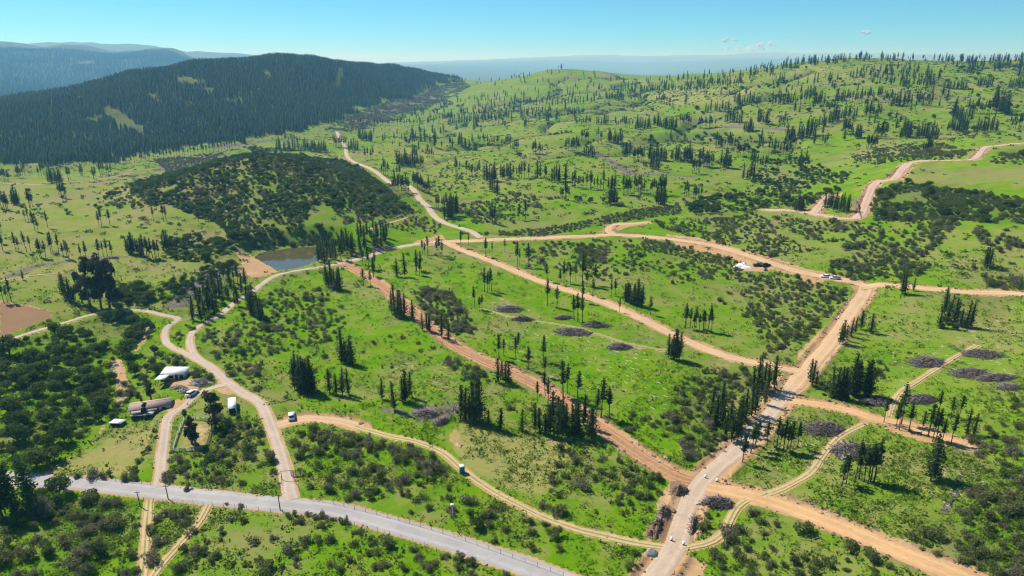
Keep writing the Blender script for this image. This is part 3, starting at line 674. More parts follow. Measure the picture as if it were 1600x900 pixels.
EVER = [broad(500 + k, M_EVER, 2.5, 4.3, 1150, .36, 7, .16) for k in range(8)]
POP = [poplar(600 + k) for k in range(2)]; EUC = [euca(700, 15, 4.2, 1500), euca(701, 14, 3.4, 1300), euca(702, 12, 2.2, 700)]

# ---- planting lists: kind -> list of (px, py, height factor, style)
PLANT = {"pine": [], "thorn": [], "green": [], "ever": []}     # entries (x, y, scale, variant, sx)
TAKEN = {}
def free(x, y, d, mark=True):
    c = (int(x // 4), int(y // 4)); R = int(d // 4) + 1
    for i in range(c[0] - R, c[0] + R + 1):
        for j in range(c[1] - R, c[1] + R + 1):
            for (a, b, e) in TAKEN.get((i, j), ()):
                if (a - x) ** 2 + (b - y) ** 2 < (max(d, 0.0)) ** 2: return False
    if mark: TAKEN.setdefault(c, []).append((x, y, d))
    return True
def road_dist(x, y):
    i = np.clip(np.searchsorted(AZ, np.arctan2(x, y)), 0, NA - 1); j = np.clip(np.searchsorted(RR, np.hypot(x, y)), 0, NR - 1); return RD[i, j]
BLOCK = []                                                    # footprints that stay clear: (x, y, radius)
def blocked(x, y): return any((x - a) ** 2 + (y - b) ** 2 < r * r for a, b, r in BLOCK)
for px, py, r in ((272,585,7),(252,592,5),(236,640,9),(215,645,6),(255,632,6),(362,632,5),(362,640,4),(182,662,3),(300,680,8),(310,690,6),(722,737,2.2),(1290,432,5),(1303,434,5),(1184,413,5),(1197,414,5),(1160,415,5),(456,652,3),(300,616,3),(8,540,4),(450,400,14),(420,405,9),(480,398,14),(505,392,8),(700,660,2),(177,566,2.5),(182,580,2.5),(188,595,2.8),(190,610,2.8),(187,625,2.5),(180,640,2.2),(166,658,2),(150,675,2),(128,695,2),(105,715,2.5),(85,735,2.5),(226,522,2),(215,540,2),(1020,832,5),(1032,812,4.5),(1042,790,4),(1055,768,4),(1080,880,4),(1094,885,4),(1083,825,2.5),(1078,845,2.5),(500,328,9),(488,350,7),(514,345,9),(505,338,9),(262,296,7),(290,300,6),(313,598,3.5),(290,606,3),(278,604,3)):
    x, y, _ = at(px, py); BLOCK.append((x, y, r))
def put(kind, px, py, s=1.0, style=None, d=None, clear=True):
    x, y, z = at(px, py)
    if x != x: return
    put_w(kind, x, y, s, style, d, clear)
def put_w(kind, x, y, s=1.0, style=None, d=None, clear=False):
    if d and not free(x, y, d): return
    if kind != "pine" and clear is False and float(road_dist(x, y)) < .8: return
    if clear is False and blocked(x, y): return
    if kind == "pine": v = (style if style is not None else int(rng.random() < .6), int(rng.integers(0, 20)))
    else: v = (0 if style is None else style, int(rng.integers(0, 20)))
    PLANT[kind].append((x, y, s * (rng.uniform(.66, 1.05) if kind == "pine" else rng.uniform(.7, 1.25)), v, rng.uniform(.8, 1.25)))
def scatter(poly, spacing, mix, size=(.8, 1.2), gap=0.0, gs=14.0, seed=0):
    """fill a patch of ground with plants at about this spacing; mix = [(kind, share)]; gap = share left open in clearings"""
    P = wpoly(poly)
    if len(P) < 3: return
    lo, hi = P.min(0), P.max(0); A = (hi - lo).prod(); n = int(min(60000, A / spacing ** 2 * 6.0))
    x = rng.uniform(lo[0], hi[0], n); y = rng.uniform(lo[1], hi[1], n); ok = inpoly(x, y, P)
    if gap and ok.any():
        f = fbm(x / gs + seed * 7.7, y / gs + seed * 3.1, 3); ok &= f > np.quantile(f[ok], gap)
    ok &= road_dist(x, y) > 1.0
    x, y = x[ok], y[ok]; ks = [m[0] for m in mix]; pr = np.array([m[1] for m in mix], float); pr /= pr.sum()
    kk = rng.choice(len(ks), size=len(x), p=pr)
    for i in range(len(x)):
        s = rng.uniform(*size) ; s *= rng.choice([.75, 1, 1, 1.15])
        if blocked(x[i], y[i]): continue
        if free(x[i], y[i], spacing * (.75 if ks[kk[i]] == "green" else 1.0) * rng.uniform(.8, 1.15)): put_w(ks[kk[i]], x[i], y[i], s)

# explicit pines: p = (px, py[, height factor]); rows: x0,y0,x1,y1,n,(style)
def row(x0, y0, x1, y1, n, s=1.0, style=None, jit=2.0, kind="pine"):
    for k in range(n):
        t = (k + rng.uniform(-.35, .35) + .5) / n; put(kind, x0 + (x1 - x0) * t, y0 + (y1 - y0) * t + rng.uniform(-jit, jit * .6), s * rng.uniform(.85, 1.12), style)
B, FU = 0, 1                                                   # bare-stemmed, full-crowned
for p in ((5,392),(25,391),(30,393),(42,394),(48,392),(55,361),(60,363),(62,401),(65,403),(72,403),(80,395),(92,397),(82,393),(100,404),(105,403),(108,405),(127,404),(135,403),(155,404),(162,401),(168,400),(175,400),(155,353),(159,352),(172,352),(75,356),(40,346),(45,346),(51,349),(56,350),(240,345),(256,346),(260,345),(310,347),(245,329),(3,365),(1,380),(6,473),(12,473),(18,471)):
    put("pine", *p, 1.0, B)
put("pine", 36, 437, .45, FU)
for p in ((104,468,1.3),(111,472,1.2),(100,464,1.1),(116,474,.9)): put("pine", *p, FU)
for a in ((197,395,225,400,9,1.0,FU),(222,404,250,405,9,1.0,B),(255,392,270,394,4,1.0,FU)): row(*a)
scatter([(299,502),(305,480),(330,455),(352,440),(372,436),(388,444),(398,458),(388,478),(350,490),(315,508)], 3.6, [("pine", 1)], (.8, 1.05))
for a in ((388,488,412,500,8,.95,FU),(400,494,408,505,4,1.0,FU)): row(*a)
scatter([(497,412),(500,398),(530,388),(560,376),(590,368),(606,372),(600,388),(570,397),(540,406),(520,412)], 3.4, [("pine", 1)], (.85, 1.05))
for p in ((510,447),(514,450),(519,449),(523,452),(527,455),(531,452),(517,444)): put("pine", *p, 1.05, FU)
for p in ((567,414),(576,421),(584,434),(586,420),(550,412)): put("pine", *p, 1.0, B)
for p in ((568,447,1.15),(579,449,1.0),(583,432,.9)): put("pine", *p, B)
for p in ((620,433),(633,433),(650,430),(656,431),(658,424),(651,424)): put("pine", *p, 1.0, FU if p[0] < 640 else B)
for p in ((612,490,1.2),(617,494,1.3),(622,497,1.3),(627,499,1.1),(632,497,.9),(645,502,.9),(660,517,.9),(671,519,.95),(667,516,.8),(690,527,.9),(701,534,.8)): put("pine", *p, FU)
for p in ((757,456),(762,458),(768,455),(765,452)): put("pine", *p, 1.0, B)
for p in ((742,481),(749,487),(753,484)): put("pine", *p, .9, B)
for p in ((759,402),(769,398),(789,394),(660,397),(668,397),(683,402),(691,402),(686,398),(664,402),(720,388),(732,384)): put("pine", *p, .95, B)
for p in ((808,416,1.2),(812,414,1.0),(826,417,1.1),(855,441,1.0),(881,442,1.1),(891,443,.9),(900,440,1.0),(910,446,1.4),(929,446,1.2),(926,464,1.0),(911,473,1.2),(855,477,1.1),(870,481,.95),(897,501,1.0),(903,503,1.05),(910,504,1.1),(955,462,.9),(961,463,.7),(968,488,.8),(875,445,.7),(917,448,.7),(1016,492,.9)): put("pine", *p, B)
row(975, 472, 1006, 480, 12, .95, FU); row(1066, 511, 1114, 518, 10, .95, B, 3); row(1043, 559, 1062, 564, 6, .95, FU)
for p in ((849,565,.9),(851,589,.8),(826,577,.8),(809,552,1.0),(806,560,.7),(840,629,1.0),(852,618,.9),(856,634,1.0),(880,621,1.15),(886,615,1.0),(902,626,.9),(931,647,1.0),(939,652,1.2),(952,654,.9)): put("pine", *p, B)
for p in ((921,681,1.0),(924,684,1.1),(902,684,1.0),(895,680,.95),(880,681,1.1),(871,684,1.1),(860,680,1.0),(852,680,.9),(862,668,1.0),(870,662,1.0),(843,675,.9),(836,675,.85),(815,673,.75),(912,664,.9),(885,672,1.0),(875,672,1.1),(856,672,1.0),(898,672,1.0)): put("pine", *p, FU)
row(460, 610, 492, 612, 13, 1.05, FU, 5); 
for p in ((515,614),(526,617),(535,618),(544,616)): put("pine", *p, .85, FU)
row(532, 566, 552, 571, 8, .95, FU, 3)
for p in ((597,624,.7),(616,641,.9),(629,629,1.05),(634,627,1.0),(640,621,.9)): put("pine", *p, FU)
for p in ((720,655,1.0),(727,657,1.0),(734,655,.9),(745,660,1.4),(750,661,1.35),(741,656,1.2),(763,664,.5),(781,672,.75)): put("pine", *p, FU)
for p in ((780,561,.8),(787,556,.75)): put("pine", *p, B)
for p in ((778,598,.9),(790,597,.9),(795,600,1.0),(785,592,.8)): put("pine", *p, FU)
for p in ((1268,602,.9),(1274,606,.8),(1266,596,.7)): put("pine", *p, FU)
row(1300, 622, 1322, 626, 7, .9, FU, 3); row(1329, 618, 1338, 620, 5, 1.1, FU); row(1349, 620, 1359, 619, 4, 1.0, FU)
for p in ((1381,660,.9),(1400,667,.9),(1405,672,.9),(1408,663,1.2),(1420,674,.8),(1439,680,.9),(1450,683,1.0),(1457,690,1.0),(1462,688,.9),(1471,692,.9),(1486,693,.8),(1466,648,.9),(1485,655,.9),(1498,653,.85),(1510,680,.9),(1520,683,.7)): put("pine", *p, B if p[0] < 1500 else FU)
for p in ((1213,703),(1218,702),(1224,704),(1229,706),(1234,704),(1246,699),(1198,698)): put("pine", *p, .95, B)
for p in ((1315,759),(1322,756),(1342,748),(1350,753),(1356,756),(1365,755),(1336,748),(1360,752)): put("pine", *p, 1.05, B)
for p in ((1454,752,1.25),(1458,748,1.0)): put("pine", *p, FU)
for p in ((1160,722,.75),(1173,708,.9),(1179,702,.95)): put("pine", *p, B)
for p in ((1110,655),(1118,664),(1128,668),(1125,652),(1133,683),(1143,690),(1150,674),(1158,667),(1164,657),(1174,650),(1180,646),(1140,672),(1152,690)): put("pine", *p, 1.0, FU)
for p in ((1176,614),(1184,611),(1190,616),(1200,612),(1195,632),(1209,607),(1186,604)): put("pine", *p, 1.0, FU)
for p in ((1475,492),(1480,502),(1490,507),(1500,511),(1509,513),(1516,513),(1468,512),(1486,488),(1478,484),(1495,500)): put("pine", *p, .95, FU)
for p in ((1409,460,1.0),(1413,461,.9),(1427,455,.6),(1592,456,.7)): put("pine", *p, FU)
for p in ((1317,536),(1322,531),(1329,526),(1336,520),(1345,515),(1312,538),(1361,521)): put("pine", *p, .75, FU)
for p in ((1538,418,1.1),(1542,416,1.0),(1545,419,.8)): put("pine", *p, FU)
row(1288, 327, 1326, 331, 14, .9, FU, 6); row(1243, 330, 1254, 329, 5, .85, FU)
# hillside rows
HR = """896,198,925,198,9 930,195,952,196,6 960,199,988,200,11 992,202,1018,202,10 1020,197,1057,203,15 1062,197,1080,197,9 1090,202,1118,199,9 1132,192,1160,192,8 1162,206,1177,206,6 1182,188,1200,195,6
945,154,975,158,15 980,158,1012,160,11 1025,162,1052,167,9 930,218,942,225,4 950,224,972,224,10 908,220,920,222,7 882,235,905,236,8 910,245,930,246,6 830,242,848,242,8 800,236,810,237,4
972,243,985,244,5 988,251,1007,254,9 1012,250,1042,252,12 1015,265,1030,267,4 1047,250,1065,252,6 1067,250,1082,252,7 1080,272,1095,272,5 1090,260,1115,262,10 1125,262,1142,264,6 1117,232,1150,234,8
800,280,827,280,6 838,279,845,279,2 851,281,854,281,2 862,284,875,284,5 882,286,884,286,1 893,292,907,295,5 910,295,945,297,8 950,294,962,295,4 972,302,985,307,6 990,300,1007,305,6 1015,305,1042,305,10 875,312,890,314,5 950,320,965,320,6 1025,320,1040,322,6 1069,309,1077,309,3 1082,312,1097,312,4
800,178,880,182,26 880,180,905,178,8 800,165,850,165,16 850,166,930,160,16 700,196,800,184,34 690,190,760,182,16 545,197,680,197,26 520,230,542,232,8 475,236,510,238,15 545,236,560,236,6 560,218,582,223,10 570,250,585,250,4 612,276,628,278,3 620,259,650,262,15 650,262,662,263,8 665,247,678,248,5 632,228,648,229,8 645,242,652,243,3 715,228,735,230,5 745,226,800,232,15 710,270,720,270,3 728,275,750,278,7 755,281,775,285,7 780,281,800,279,6 765,301,780,304,5 595,273,607,274,4 612,299,640,301,13 645,292,672,306,20 680,326,716,331,9 694,341,706,342,4 440,221,470,226,9 430,233,475,237,12 765,350,775,350,3 700,340,716,338,5 810,344,822,344,2
1200,126,1215,126,4 1217,128,1225,128,3 1410,140,1460,140,13 1480,140,1510,140,8 1525,136,1550,136,8 1575,138,1600,138,9 1510,120,1520,120,5 1585,112,1600,112,5 1205,164,1240,162,11 1240,163,1265,162,7 1260,152,1275,152,5 1270,163,1288,162,6 1290,176,1308,178,9 1305,158,1320,158,7 1320,162,1348,162,7 1350,158,1365,160,7 1370,150,1378,150,3 1383,163,1400,165,8 1395,165,1425,163,9 1430,163,1456,166,10 1215,198,1230,198,5 1350,183,1372,185,7 1365,216,1385,218,10 1405,216,1422,216,7 1430,216,1465,218,10 1315,211,1330,212,7 1335,216,1345,217,4 1352,233,1370,236,9 1515,180,1550,178,14 1525,208,1560,206,9 1575,201,1595,205,6 1440,243,1455,243,6 1300,191,1330,182,8 1260,205,1310,190,14 1245,218,1275,212,10
75,286,98,286,7 0,283,15,283,7 25,278,40,276,6 105,284,112,281,2 125,276,130,277,3 145,281,152,281,3 155,273,175,275,6 20,320,30,321,6 0,326,15,330,6 45,325,52,325,3 92,308,105,310,6 60,262,150,256,14 150,262,300,243,36 300,243,370,232,16 60,277,72,275,3
1170,262,1200,268,8 1150,245,1165,246,5 1200,240,1240,248,10 1226,222,1240,224,4 1160,282,1180,280,5 1245,263,1262,264,5 1100,176,1140,174,9 1145,163,1190,162,13 1060,148,1110,144,14 1120,140,1160,136,10 1000,144,1050,140,14"""
for t in HR.split():
    a = [float(v) for v in t.split(",")]; row(a[0], a[1], a[2], a[3], int(a[4]), 1.32 if a[1] < 290 else 1.2, int(rng.random() < .45))
for a in ((1551,172,1576,180,10,1.9,FU),(1488,180,1506,202,9,1.7,FU),(1478,203,1512,208,12,1.2,FU),(1410,205,1422,214,6,1.2,FU)): row(*a)
def clump(poly, n, s=1.2, kinds=("pine",)):
    P = np.array(poly, float); lo, hi = P.min(0), P.max(0); k = 0
    while k < n:
        q = rng.uniform(lo, hi)
        if inpoly(q[0], q[1], P): put(kinds[int(rng.integers(0, len(kinds)))], q[0], q[1], s * rng.uniform(.8, 1.2)); k += 1
clump([(740,126),(800,124),(860,112),(920,112),(1000,132),(1000,150),(900,158),(800,172),(740,168)], 130)
clump([(640,180),(700,150),(780,150),(800,175),(720,190),(650,195)], 90)
clump([(960,150),(1000,128),(1100,116),(1200,100),(1240,98),(1230,110),(1150,135),(1050,145)], 150)
clump([(1320,112),(1440,107),(1470,125),(1450,140),(1400,138),(1330,124)], 75)
clump([(1180,108),(1260,96),(1290,92),(1280,100),(1200,118)], 50); clump([(1250,98),(1330,92),(1340,98),(1270,106)], 30)
clump([(1330,90),(1450,91),(1600,95),(1600,100),(1450,97),(1340,97)], 110); clump([(1450,95),(1600,100),(1600,115),(1500,110)], 40)
clump([(850,106),(890,105),(880,110)], 10); clump([(788,123),(815,119),(815,124)], 10); clump([(1190,140),(1300,125),(1330,145),(1200,155)], 20)
clump([(1000,130),(1250,112),(1600,106),(1600,200),(1300,180),(1000,165)], 60, 1.15); clump([(740,175),(900,170),(900,190),(700,215)], 50, 1.25); clump([(560,210),(700,200),(760,230),(620,240)], 40, 1.25)
clump([(1150,235),(1330,180),(1440,160),(1500,150),(1380,215),(1250,240)], 45); clump([(1000,215),(1160,215),(1160,235),(1000,232)], 8)

# ---- woods and thickets
T1 = [("thorn", 1)]; TE = [("thorn", .55), ("ever", .45)]; TG = [("thorn", .6), ("green", .4)]; EG = [("ever", .8), ("green", .2)]
for a in (([(0,545),(60,528),(160,497),(240,505),(235,540),(190,560),(178,600),(165,640),(150,680),(95,718),(60,735),(0,722)], 4.6, EG, (.75, 1.25), .22), \
         ([(200,560),(240,545),(262,560),(250,580),(225,600),(205,590)], 4.2, EG, (.6, .9), .3), ([(262,556),(300,560),(335,585),(345,600),(310,590),(290,572),(255,575)], 3.6, TG, (.6, .9), .2), \
         ([(195,600),(230,600),(240,612),(205,628),(185,650),(170,660),(180,630)], 3.6, TG, (.6, 1.), .2), \
         ([(35,795),(130,778),(212,786),(206,806),(190,820),(168,850),(140,905),(60,905),(52,850),(30,830)], 3.9, [("thorn", .85), ("ever", .15)], (.8, 1.15), .16), \
         ([(130,800),(170,785),(190,800),(180,830),(150,860),(125,850)], 4.4, [("ever", 1)], (.7, 1.0), .25), ([(0,850),(45,850),(52,905),(0,905)], 3.8, T1, (.9, 1.2), .15), \
         ([(60,770),(95,765),(90,790),(60,800)], 4, EG, (.7, 1.0), 0), ([(0,650),(70,640),(100,700),(60,720),(0,735)], 4.5, TE, (.7, 1.1), .2), \
         ([(455,680),(500,675),(560,682),(640,700),(690,713),(728,742),(690,748),(640,725),(560,718),(500,716),(460,715)], 3.5, T1, (.7, 1.05), .12), \
         ([(452,700),(520,715),(620,722),(720,742),(790,782),(900,830),(1030,858),(990,905),(880,880),(760,848),(640,812),(540,790),(470,775)], 5.2, TG, (.55, 1.0), .42), \
         ([(712,800),(740,795),(772,808),(778,832),(758,838),(730,822)], 3.4, TE, (.75, .95), 0), ([(555,765),(590,750),(622,745),(625,760),(600,770),(575,785)], 3.2, T1, (.85, 1.1), 0), \
         ([(1000,845),(1030,858),(1000,895),(960,890)], 4, TG, (.6, .9), .1), ([(800,790),(850,815),(900,830),(930,870),(880,865),(840,850)], 4.5, TG, (.6, 1.0), .25), \
         ([(264,690),(300,690),(330,664),(368,648),(410,668),(430,712),(438,748),(400,768),(300,752),(258,748)], 3.6, TG, (.6, 1.05), .16), ([(325,665),(365,655),(392,690),(385,710),(345,702)], 3.0, T1, (.8, 1.05), .0), \
         ([(318,522),(360,500),(400,482),(430,452),(500,450),(545,490),(528,530),(460,545),(420,556),(395,600),(370,600),(340,562),(314,545)], 4.3, TG, (.55, .95), .20), \
         ([(300,552),(320,565),(302,516),(330,500),(300,505),(270,520),(266,538)], 4.6, TG, (.5, .8), .3), \
         ([(400,560),(520,545),(540,600),(470,625),(400,625)], 6.5, TG, (.45, .8), .5), ([(540,470),(640,520),(740,580),(840,640),(800,640),(640,600),(560,550)], 8, TG, (.4, .8), .55), \
         ([(645,460),(672,452),(705,458),(715,472),(735,500),(744,522),(716,527),(690,512),(662,492)], 2.9, T1, (.6, .85), .05), \
         ([(1052,600),(1100,582),(1160,578),(1180,600),(1112,642),(1132,690),(1120,728),(1078,718),(1062,684),(1010,672),(1000,656),(1060,640)], 3.5, TG, (.65, 1.0), .06), \
         ([(960,650),(1060,640),(1080,715),(1040,710),(990,690)], 4.6, TG, (.6, .9), .3), ([(690,560),(740,575),(770,600),(740,605)], 3.6, T1, (.7, .95), .1), \
         ([(800,378),(950,378),(1100,398),(1330,455),(1262,532),(1230,566),(1180,558),(1200,520),(1150,480),(1000,450),(900,430),(830,410)], 5.0, TG, (.5, .95), .42), \
         ([(1165,480),(1232,440),(1325,452),(1300,482),(1252,540),(1200,552)], 3.6, TG, (.6, .95), .1), ([(904,384),(945,386),(948,408),(912,414),(902,400)], 3.2, T1, (.7, 1.), 0), ([(920,375),(1040,378),(1140,405),(1110,412),(1000,390)], 3.4, TG, (.6, .95), .15), \
         ([(1140,425),(1250,440),(1330,452),(1230,450),(1150,440)], 3.4, TG, (.6, .95), .1), \
         ([(1350,312),(1400,287),(1560,305),(1600,310),(1600,350),(1500,345),(1440,345),(1370,345)], 3.0, [("green", .9), ("ever", .1)], (.8, 1.15), .14), \
         ([(1200,338),(1330,348),(1450,346),(1440,400),(1430,428),(1300,434),(1290,395),(1240,362)], 4.3, TG, (.6, 1.1), .28), ([(1295,410),(1400,395),(1450,415),(1440,432),(1300,434)], 3.2, TG, (.7, 1.1), .04), \
         ([(1440,345),(1500,345),(1480,370),(1440,400)], 3.6, T1, (.8, 1.15), .1), ([(1000,348),(1180,334),(1230,370),(1262,392),(1200,402),(1100,376)], 4.0, TG, (.6, 1.0), .25), \
         ([(1130,330),(1200,250),(1260,240),(1300,270),(1330,270),(1310,302),(1250,328)], 4.6, [("ever", .4), ("green", .6)], (.7, 1.05), .42), ([(1070,322),(1150,300),(1180,325),(1080,335)], 4.2, EG, (.7, 1.0), .25), \
         ([(720,366),(860,356),(1000,327),(1060,320),(1065,334),(950,350),(850,368)], 3.0, TG, (.5, .75), .08), ([(800,300),(835,310),(850,330),(800,350),(740,350),(720,320)], 5.0, TG, (.6, 1.0), .3), \
         ([(1330,240),(1400,230),(1480,225),(1520,235),(1500,248),(1420,252),(1340,262)], 4.2, TG, (.6, 1.0), .25), ([(1540,250),(1600,240),(1600,262),(1560,268)], 5, TG, (.5, .9), .3), \
         ([(1445,812),(1500,800),(1530,762),(1605,730),(1605,905),(1550,905),(1480,862),(1412,842)], 3.7, TG, (.75, 1.15), .1), ([(1525,700),(1560,640),(1605,600),(1605,740),(1545,765)], 4.6, TG, (.55, 1.0), .3), \
         ([(1080,862),(1160,797),(1200,806),(1420,885),(1440,905),(1060,905)], 4.2, TG, (.6, 1.0), .26), ([(1095,805),(1130,795),(1140,812),(1110,845),(1085,850)], 3.8, TG, (.55, .8), .25), \
         ([(1400,838),(1450,850),(1520,880),(1500,890)], 3.6, T1, (.7, .9), .1), ([(1270,590),(1330,600),(1350,620),(1280,622)], 3.8, TG, (.7, 1.0), .1), ([(1350,570),(1390,565),(1385,590),(1355,590)], 4, TG, (.6, .9), .2), \
         ([(1460,500),(1530,520),(1500,522),(1460,518)], 4, TE, (.6, .9), .1), ([(1510,680),(1545,690),(1560,720),(1530,715)], 3.6, TG, (.7, 1.0), .1), \
         ([(870,700),(990,720),(1030,745),(1020,800),(1000,842),(900,820),(840,790),(860,760)], 5.0, TG, (.6, 1.0), .36), ([(960,745),(1035,750),(1025,800),(960,800)], 3.6, TG, (.7, 1.05), .1), \
         ([(200,302),(260,272),(330,252),(400,237),(470,242),(540,252),(600,292),(648,332),(600,340),(540,350),(520,376),(470,382),(400,388),(350,350),(330,330),(230,322)], 2.8, [("thorn", .5), ("ever", .5)], (.5, .9), .13, 10.0), \
         ([(540,256),(600,292),(648,334),(560,350),(545,310)], 3.3, T1, (.6, .9), .06), ([(395,380),(470,378),(530,372),(520,385),(450,388),(400,392)], 3.2, T1, (.7, 1.0), 0), \
         ([(260,300),(340,330),(400,388),(370,385),(330,345),(250,318)], 3.8, [("ever", 1)], (.7, 1.1), .08), ([(250,380),(300,370),(368,380),(372,392),(330,408),(270,408)], 4.2, EG, (.75, 1.15), .15), \
         ([(245,465),(270,440),(330,415),(372,408),(365,420),(300,450),(270,480),(245,480)], 4.2, EG, (.6, 1.0), .25), ([(192,452),(225,450),(238,465),(228,478),(190,478)], 3.6, [("ever", 1)], (.9, 1.2), 0), \
         ([(200,370),(330,378),(260,330),(180,340)], 14, TG, (.5, .9), .4), ([(0,300),(180,310),(200,330),(0,340)], 12, TE, (.5, .9), .4), ([(150,310),(230,285),(260,300),(230,325),(170,325)], 5.5, TE, (.6, 1.0), .35), \
         ([(505,204),(560,174),(640,153),(722,125),(735,136),(700,155),(640,180),(560,204)], 4.6, T1, (.7, 1.1), .25), ([(640,330),(700,345),(680,365),(600,360),(560,372)], 4.4, TG, (.5, .9), .25), \
         ([(240,250),(350,240),(330,252),(262,270)], 3.4, T1, (.5, .8), .1), ([(700,255),(760,250),(800,270),(700,300),(660,300)], 6.5, TG, (.5, .9), .45), ([(380,230),(470,236),(400,240)], 4, TE, (.7, 1.0), 0), \
         ([(1440,350),(1600,355),(1600,450),(1460,440)], 9, TG, (.6, 1.1), .55), ([(1520,360),(1600,375),(1600,390),(1540,385)], 3.8, T1, (.7, 1.1), .1), ([(1530,430),(1600,430),(1600,455),(1540,450)], 3.8, TG, (.6, 1.0), .1), \
         ([(1260,130),(1600,110),(1600,220),(1400,215),(1200,200),(1000,190),(1000,150)], 16, [("green", .7), ("ever", .3)], (.7, 1.2), .5), ([(700,240),(1150,210),(1150,330),(700,330)], 15, [("green", .8), ("thorn", .2)], (.6, 1.0), .55)):
    a = list(a); a[1] *= .86 if a[1] < 6 else 1.0; scatter(*a, seed=len(PLANT["thorn"]) % 97)
# dark scrub in the folds of the hills
_n = 26000; _r = np.sqrt(rng.uniform(480 ** 2, 1900 ** 2, _n)); _t = rng.uniform(-.14, .72, _n); _x, _y = _r * np.sin(_t), _r * np.cos(_t)
for _i in np.where((gully(_x, _y) > .55) & (rng.random(_n) < .75))[0]:
    if free(_x[_i], _y[_i], 4.2): put_w(("ever", "green", "thorn")[int(rng.choice(3, p=[.35, .4, .25]))], _x[_i], _y[_i], rng.uniform(.7, 1.2))
# lone shrubs on the meadow below the paved road
for t in "212,822,1 245,812,1 240,828,1.1 250,848,1 242,875,1.3 183,865,.6 205,872,1.2 158,876,.6 200,862,.5 260,803,.8 275,808,1 288,800,1 292,817,1.2 278,815,.8 303,830,.9 288,857,1 310,862,1.1 325,845,.8 340,868,1.2 322,862,1 345,843,.6 347,830,.9 360,812,1 378,815,1 362,882,.9 295,882,1 280,890,1.2 210,893,1 195,897,.9 355,787,.5 377,790,.6 398,847,1 385,880,.5 330,875,1 427,840,.7 478,847,1.1 495,844,1.1 515,844,1.1 450,862,1.1 462,872,.7 465,882,.8 412,890,1.3 405,872,.6 438,886,.7 503,822,1.4 455,807,.9 467,815,.9 480,803,.6 494,808,.8 505,806,.9 520,811,.7 540,814,.9 560,832,.9 552,850,1 575,842,.5 585,845,.8 607,850,1.3 575,866,1 590,864,.9 530,892,1.1 548,874,.7 532,866,.7 515,882,.7 585,885,1 600,882,1.1 630,888,1 625,868,.6 647,857,.9 655,872,1 677,880,1.1 668,888,.9 700,868,.7 717,872,1.1 738,877,1.1 715,888,.9 742,899,.8 790,899,1 495,900,.8 690,868,.6 650,903,1 122,744,.8 150,744,1.2 165,745,1.2 195,748,1.1 215,748,1.1 207,736,1 215,722,1.2 228,706,1.2 235,700,.9 245,682,.8 240,672,.8 8,815,1.2 12,830,1 262,748,1.1 295,762,1".split():
    a = [float(v) for v in t.split(",")]; put("thorn", a[0], a[1] + 2, a[2] * .63)
# ================================================================== planting
LAND = [(270,585,"the white metal shed"),(235,640,"the long brown-roofed house"),(362,630,"the white container"),(300,680,"the fenced corral"),(455,400,"the pond"),(395,418,"the earth dam"),
 (722,735,"the portable toilet"),(456,651,"the white car on the turnoff"),(450,778,"the paved road junction"),(1090,760,"the road crossing with white markers"),(1018,863,"the grey gravel heap"),(1160,415,"the white heap by the upper road"),
 (1295,432,"the two parked white cars"),(1355,452,"the upper T-junction"),(1255,580,"the sandy road fork"),(30,770,"the tall poplars"),(800,715,"the dry mown field"),(395,250,"the knoll top"),(140,450,"the dark eucalyptus grove"),
 (1345,338,"the bend of the pinkish road"),(690,378,"the three-way dirt junction"),(545,240,"the far valley road bend"),(240,850,"the two tracks below the paved road"),(600,850,"the middle of the front meadow"),(730,870,"the lower end of the paved road"),
 (1288,670,"the brush pile by the orange road"),(1340,720,"the brush pile with pines around"),(1449,566,"the brush pile beside the faint track"),(1560,595,"the long brush pile at far right"),(1440,625,"the round brush pile above the orange road"),
 (895,519,"the long brush pile in the green field"),(797,483,"the first brush pile below the sandy road"),(1122,788,"the brush pile by the crossing"),(1500,880,"the lower end of the orange road"),(1560,820,"the thicket in the lower right corner"),
 (1200,860,"the shrubby meadow at bottom right"),(60,500,"the ploughed plot"),(130,620,"the wooded ravine"),(150,710,"the yellowish paddock"),(120,850,"the thicket below the paved road"),(580,700,"the hedge along the curved track"),
 (880,790,"the dark brush line"),(640,500,"the upper reddish road"),(860,610,"the middle of the reddish road"),(980,700,"the lower reddish road"),(850,440,"the upper diagonal road"),(1080,535,"the lower diagonal road"),(1080,430,"the grassy triangle between two roads"),
 (1160,650,"the pines beside the gravel road"),(1180,700,"the middle of the gravel road"),(1290,540,"the sandy straight"),(1500,455,"the road to the right edge"),(430,490,"the shrubby slope below the dam"),(340,540,"the fork of the farm roads"),(490,590,"the dark pine clump in the lower field"),
 (1000,255,"the long brash line on the hill"),(1100,190,"the pine rows on the hillside"),(900,200,"the pale hill pasture"),(700,260,"the slope right of the valley road"),(1300,170,"the right hillside"),(1430,205,"the tall pines at far right"),(100,370,"the slope with thin pines"),(1480,320,"the dense green scrub slope"),(880,320,"the lower hill pasture"),(720,590,"the wide field left of the reddish road"),(1000,590,"the field right of the reddish road"),(1400,500,"the field below the right road"),(60,290,"the far left meadow")]
LP = np.array([(a, b) for a, b, _ in LAND], float)
ORD = ["nearest", "second nearest", "third nearest", "fourth nearest", "fifth nearest", "sixth nearest", "seventh nearest", "eighth nearest", "ninth nearest", "tenth nearest", "eleventh nearest", "twelfth nearest"]
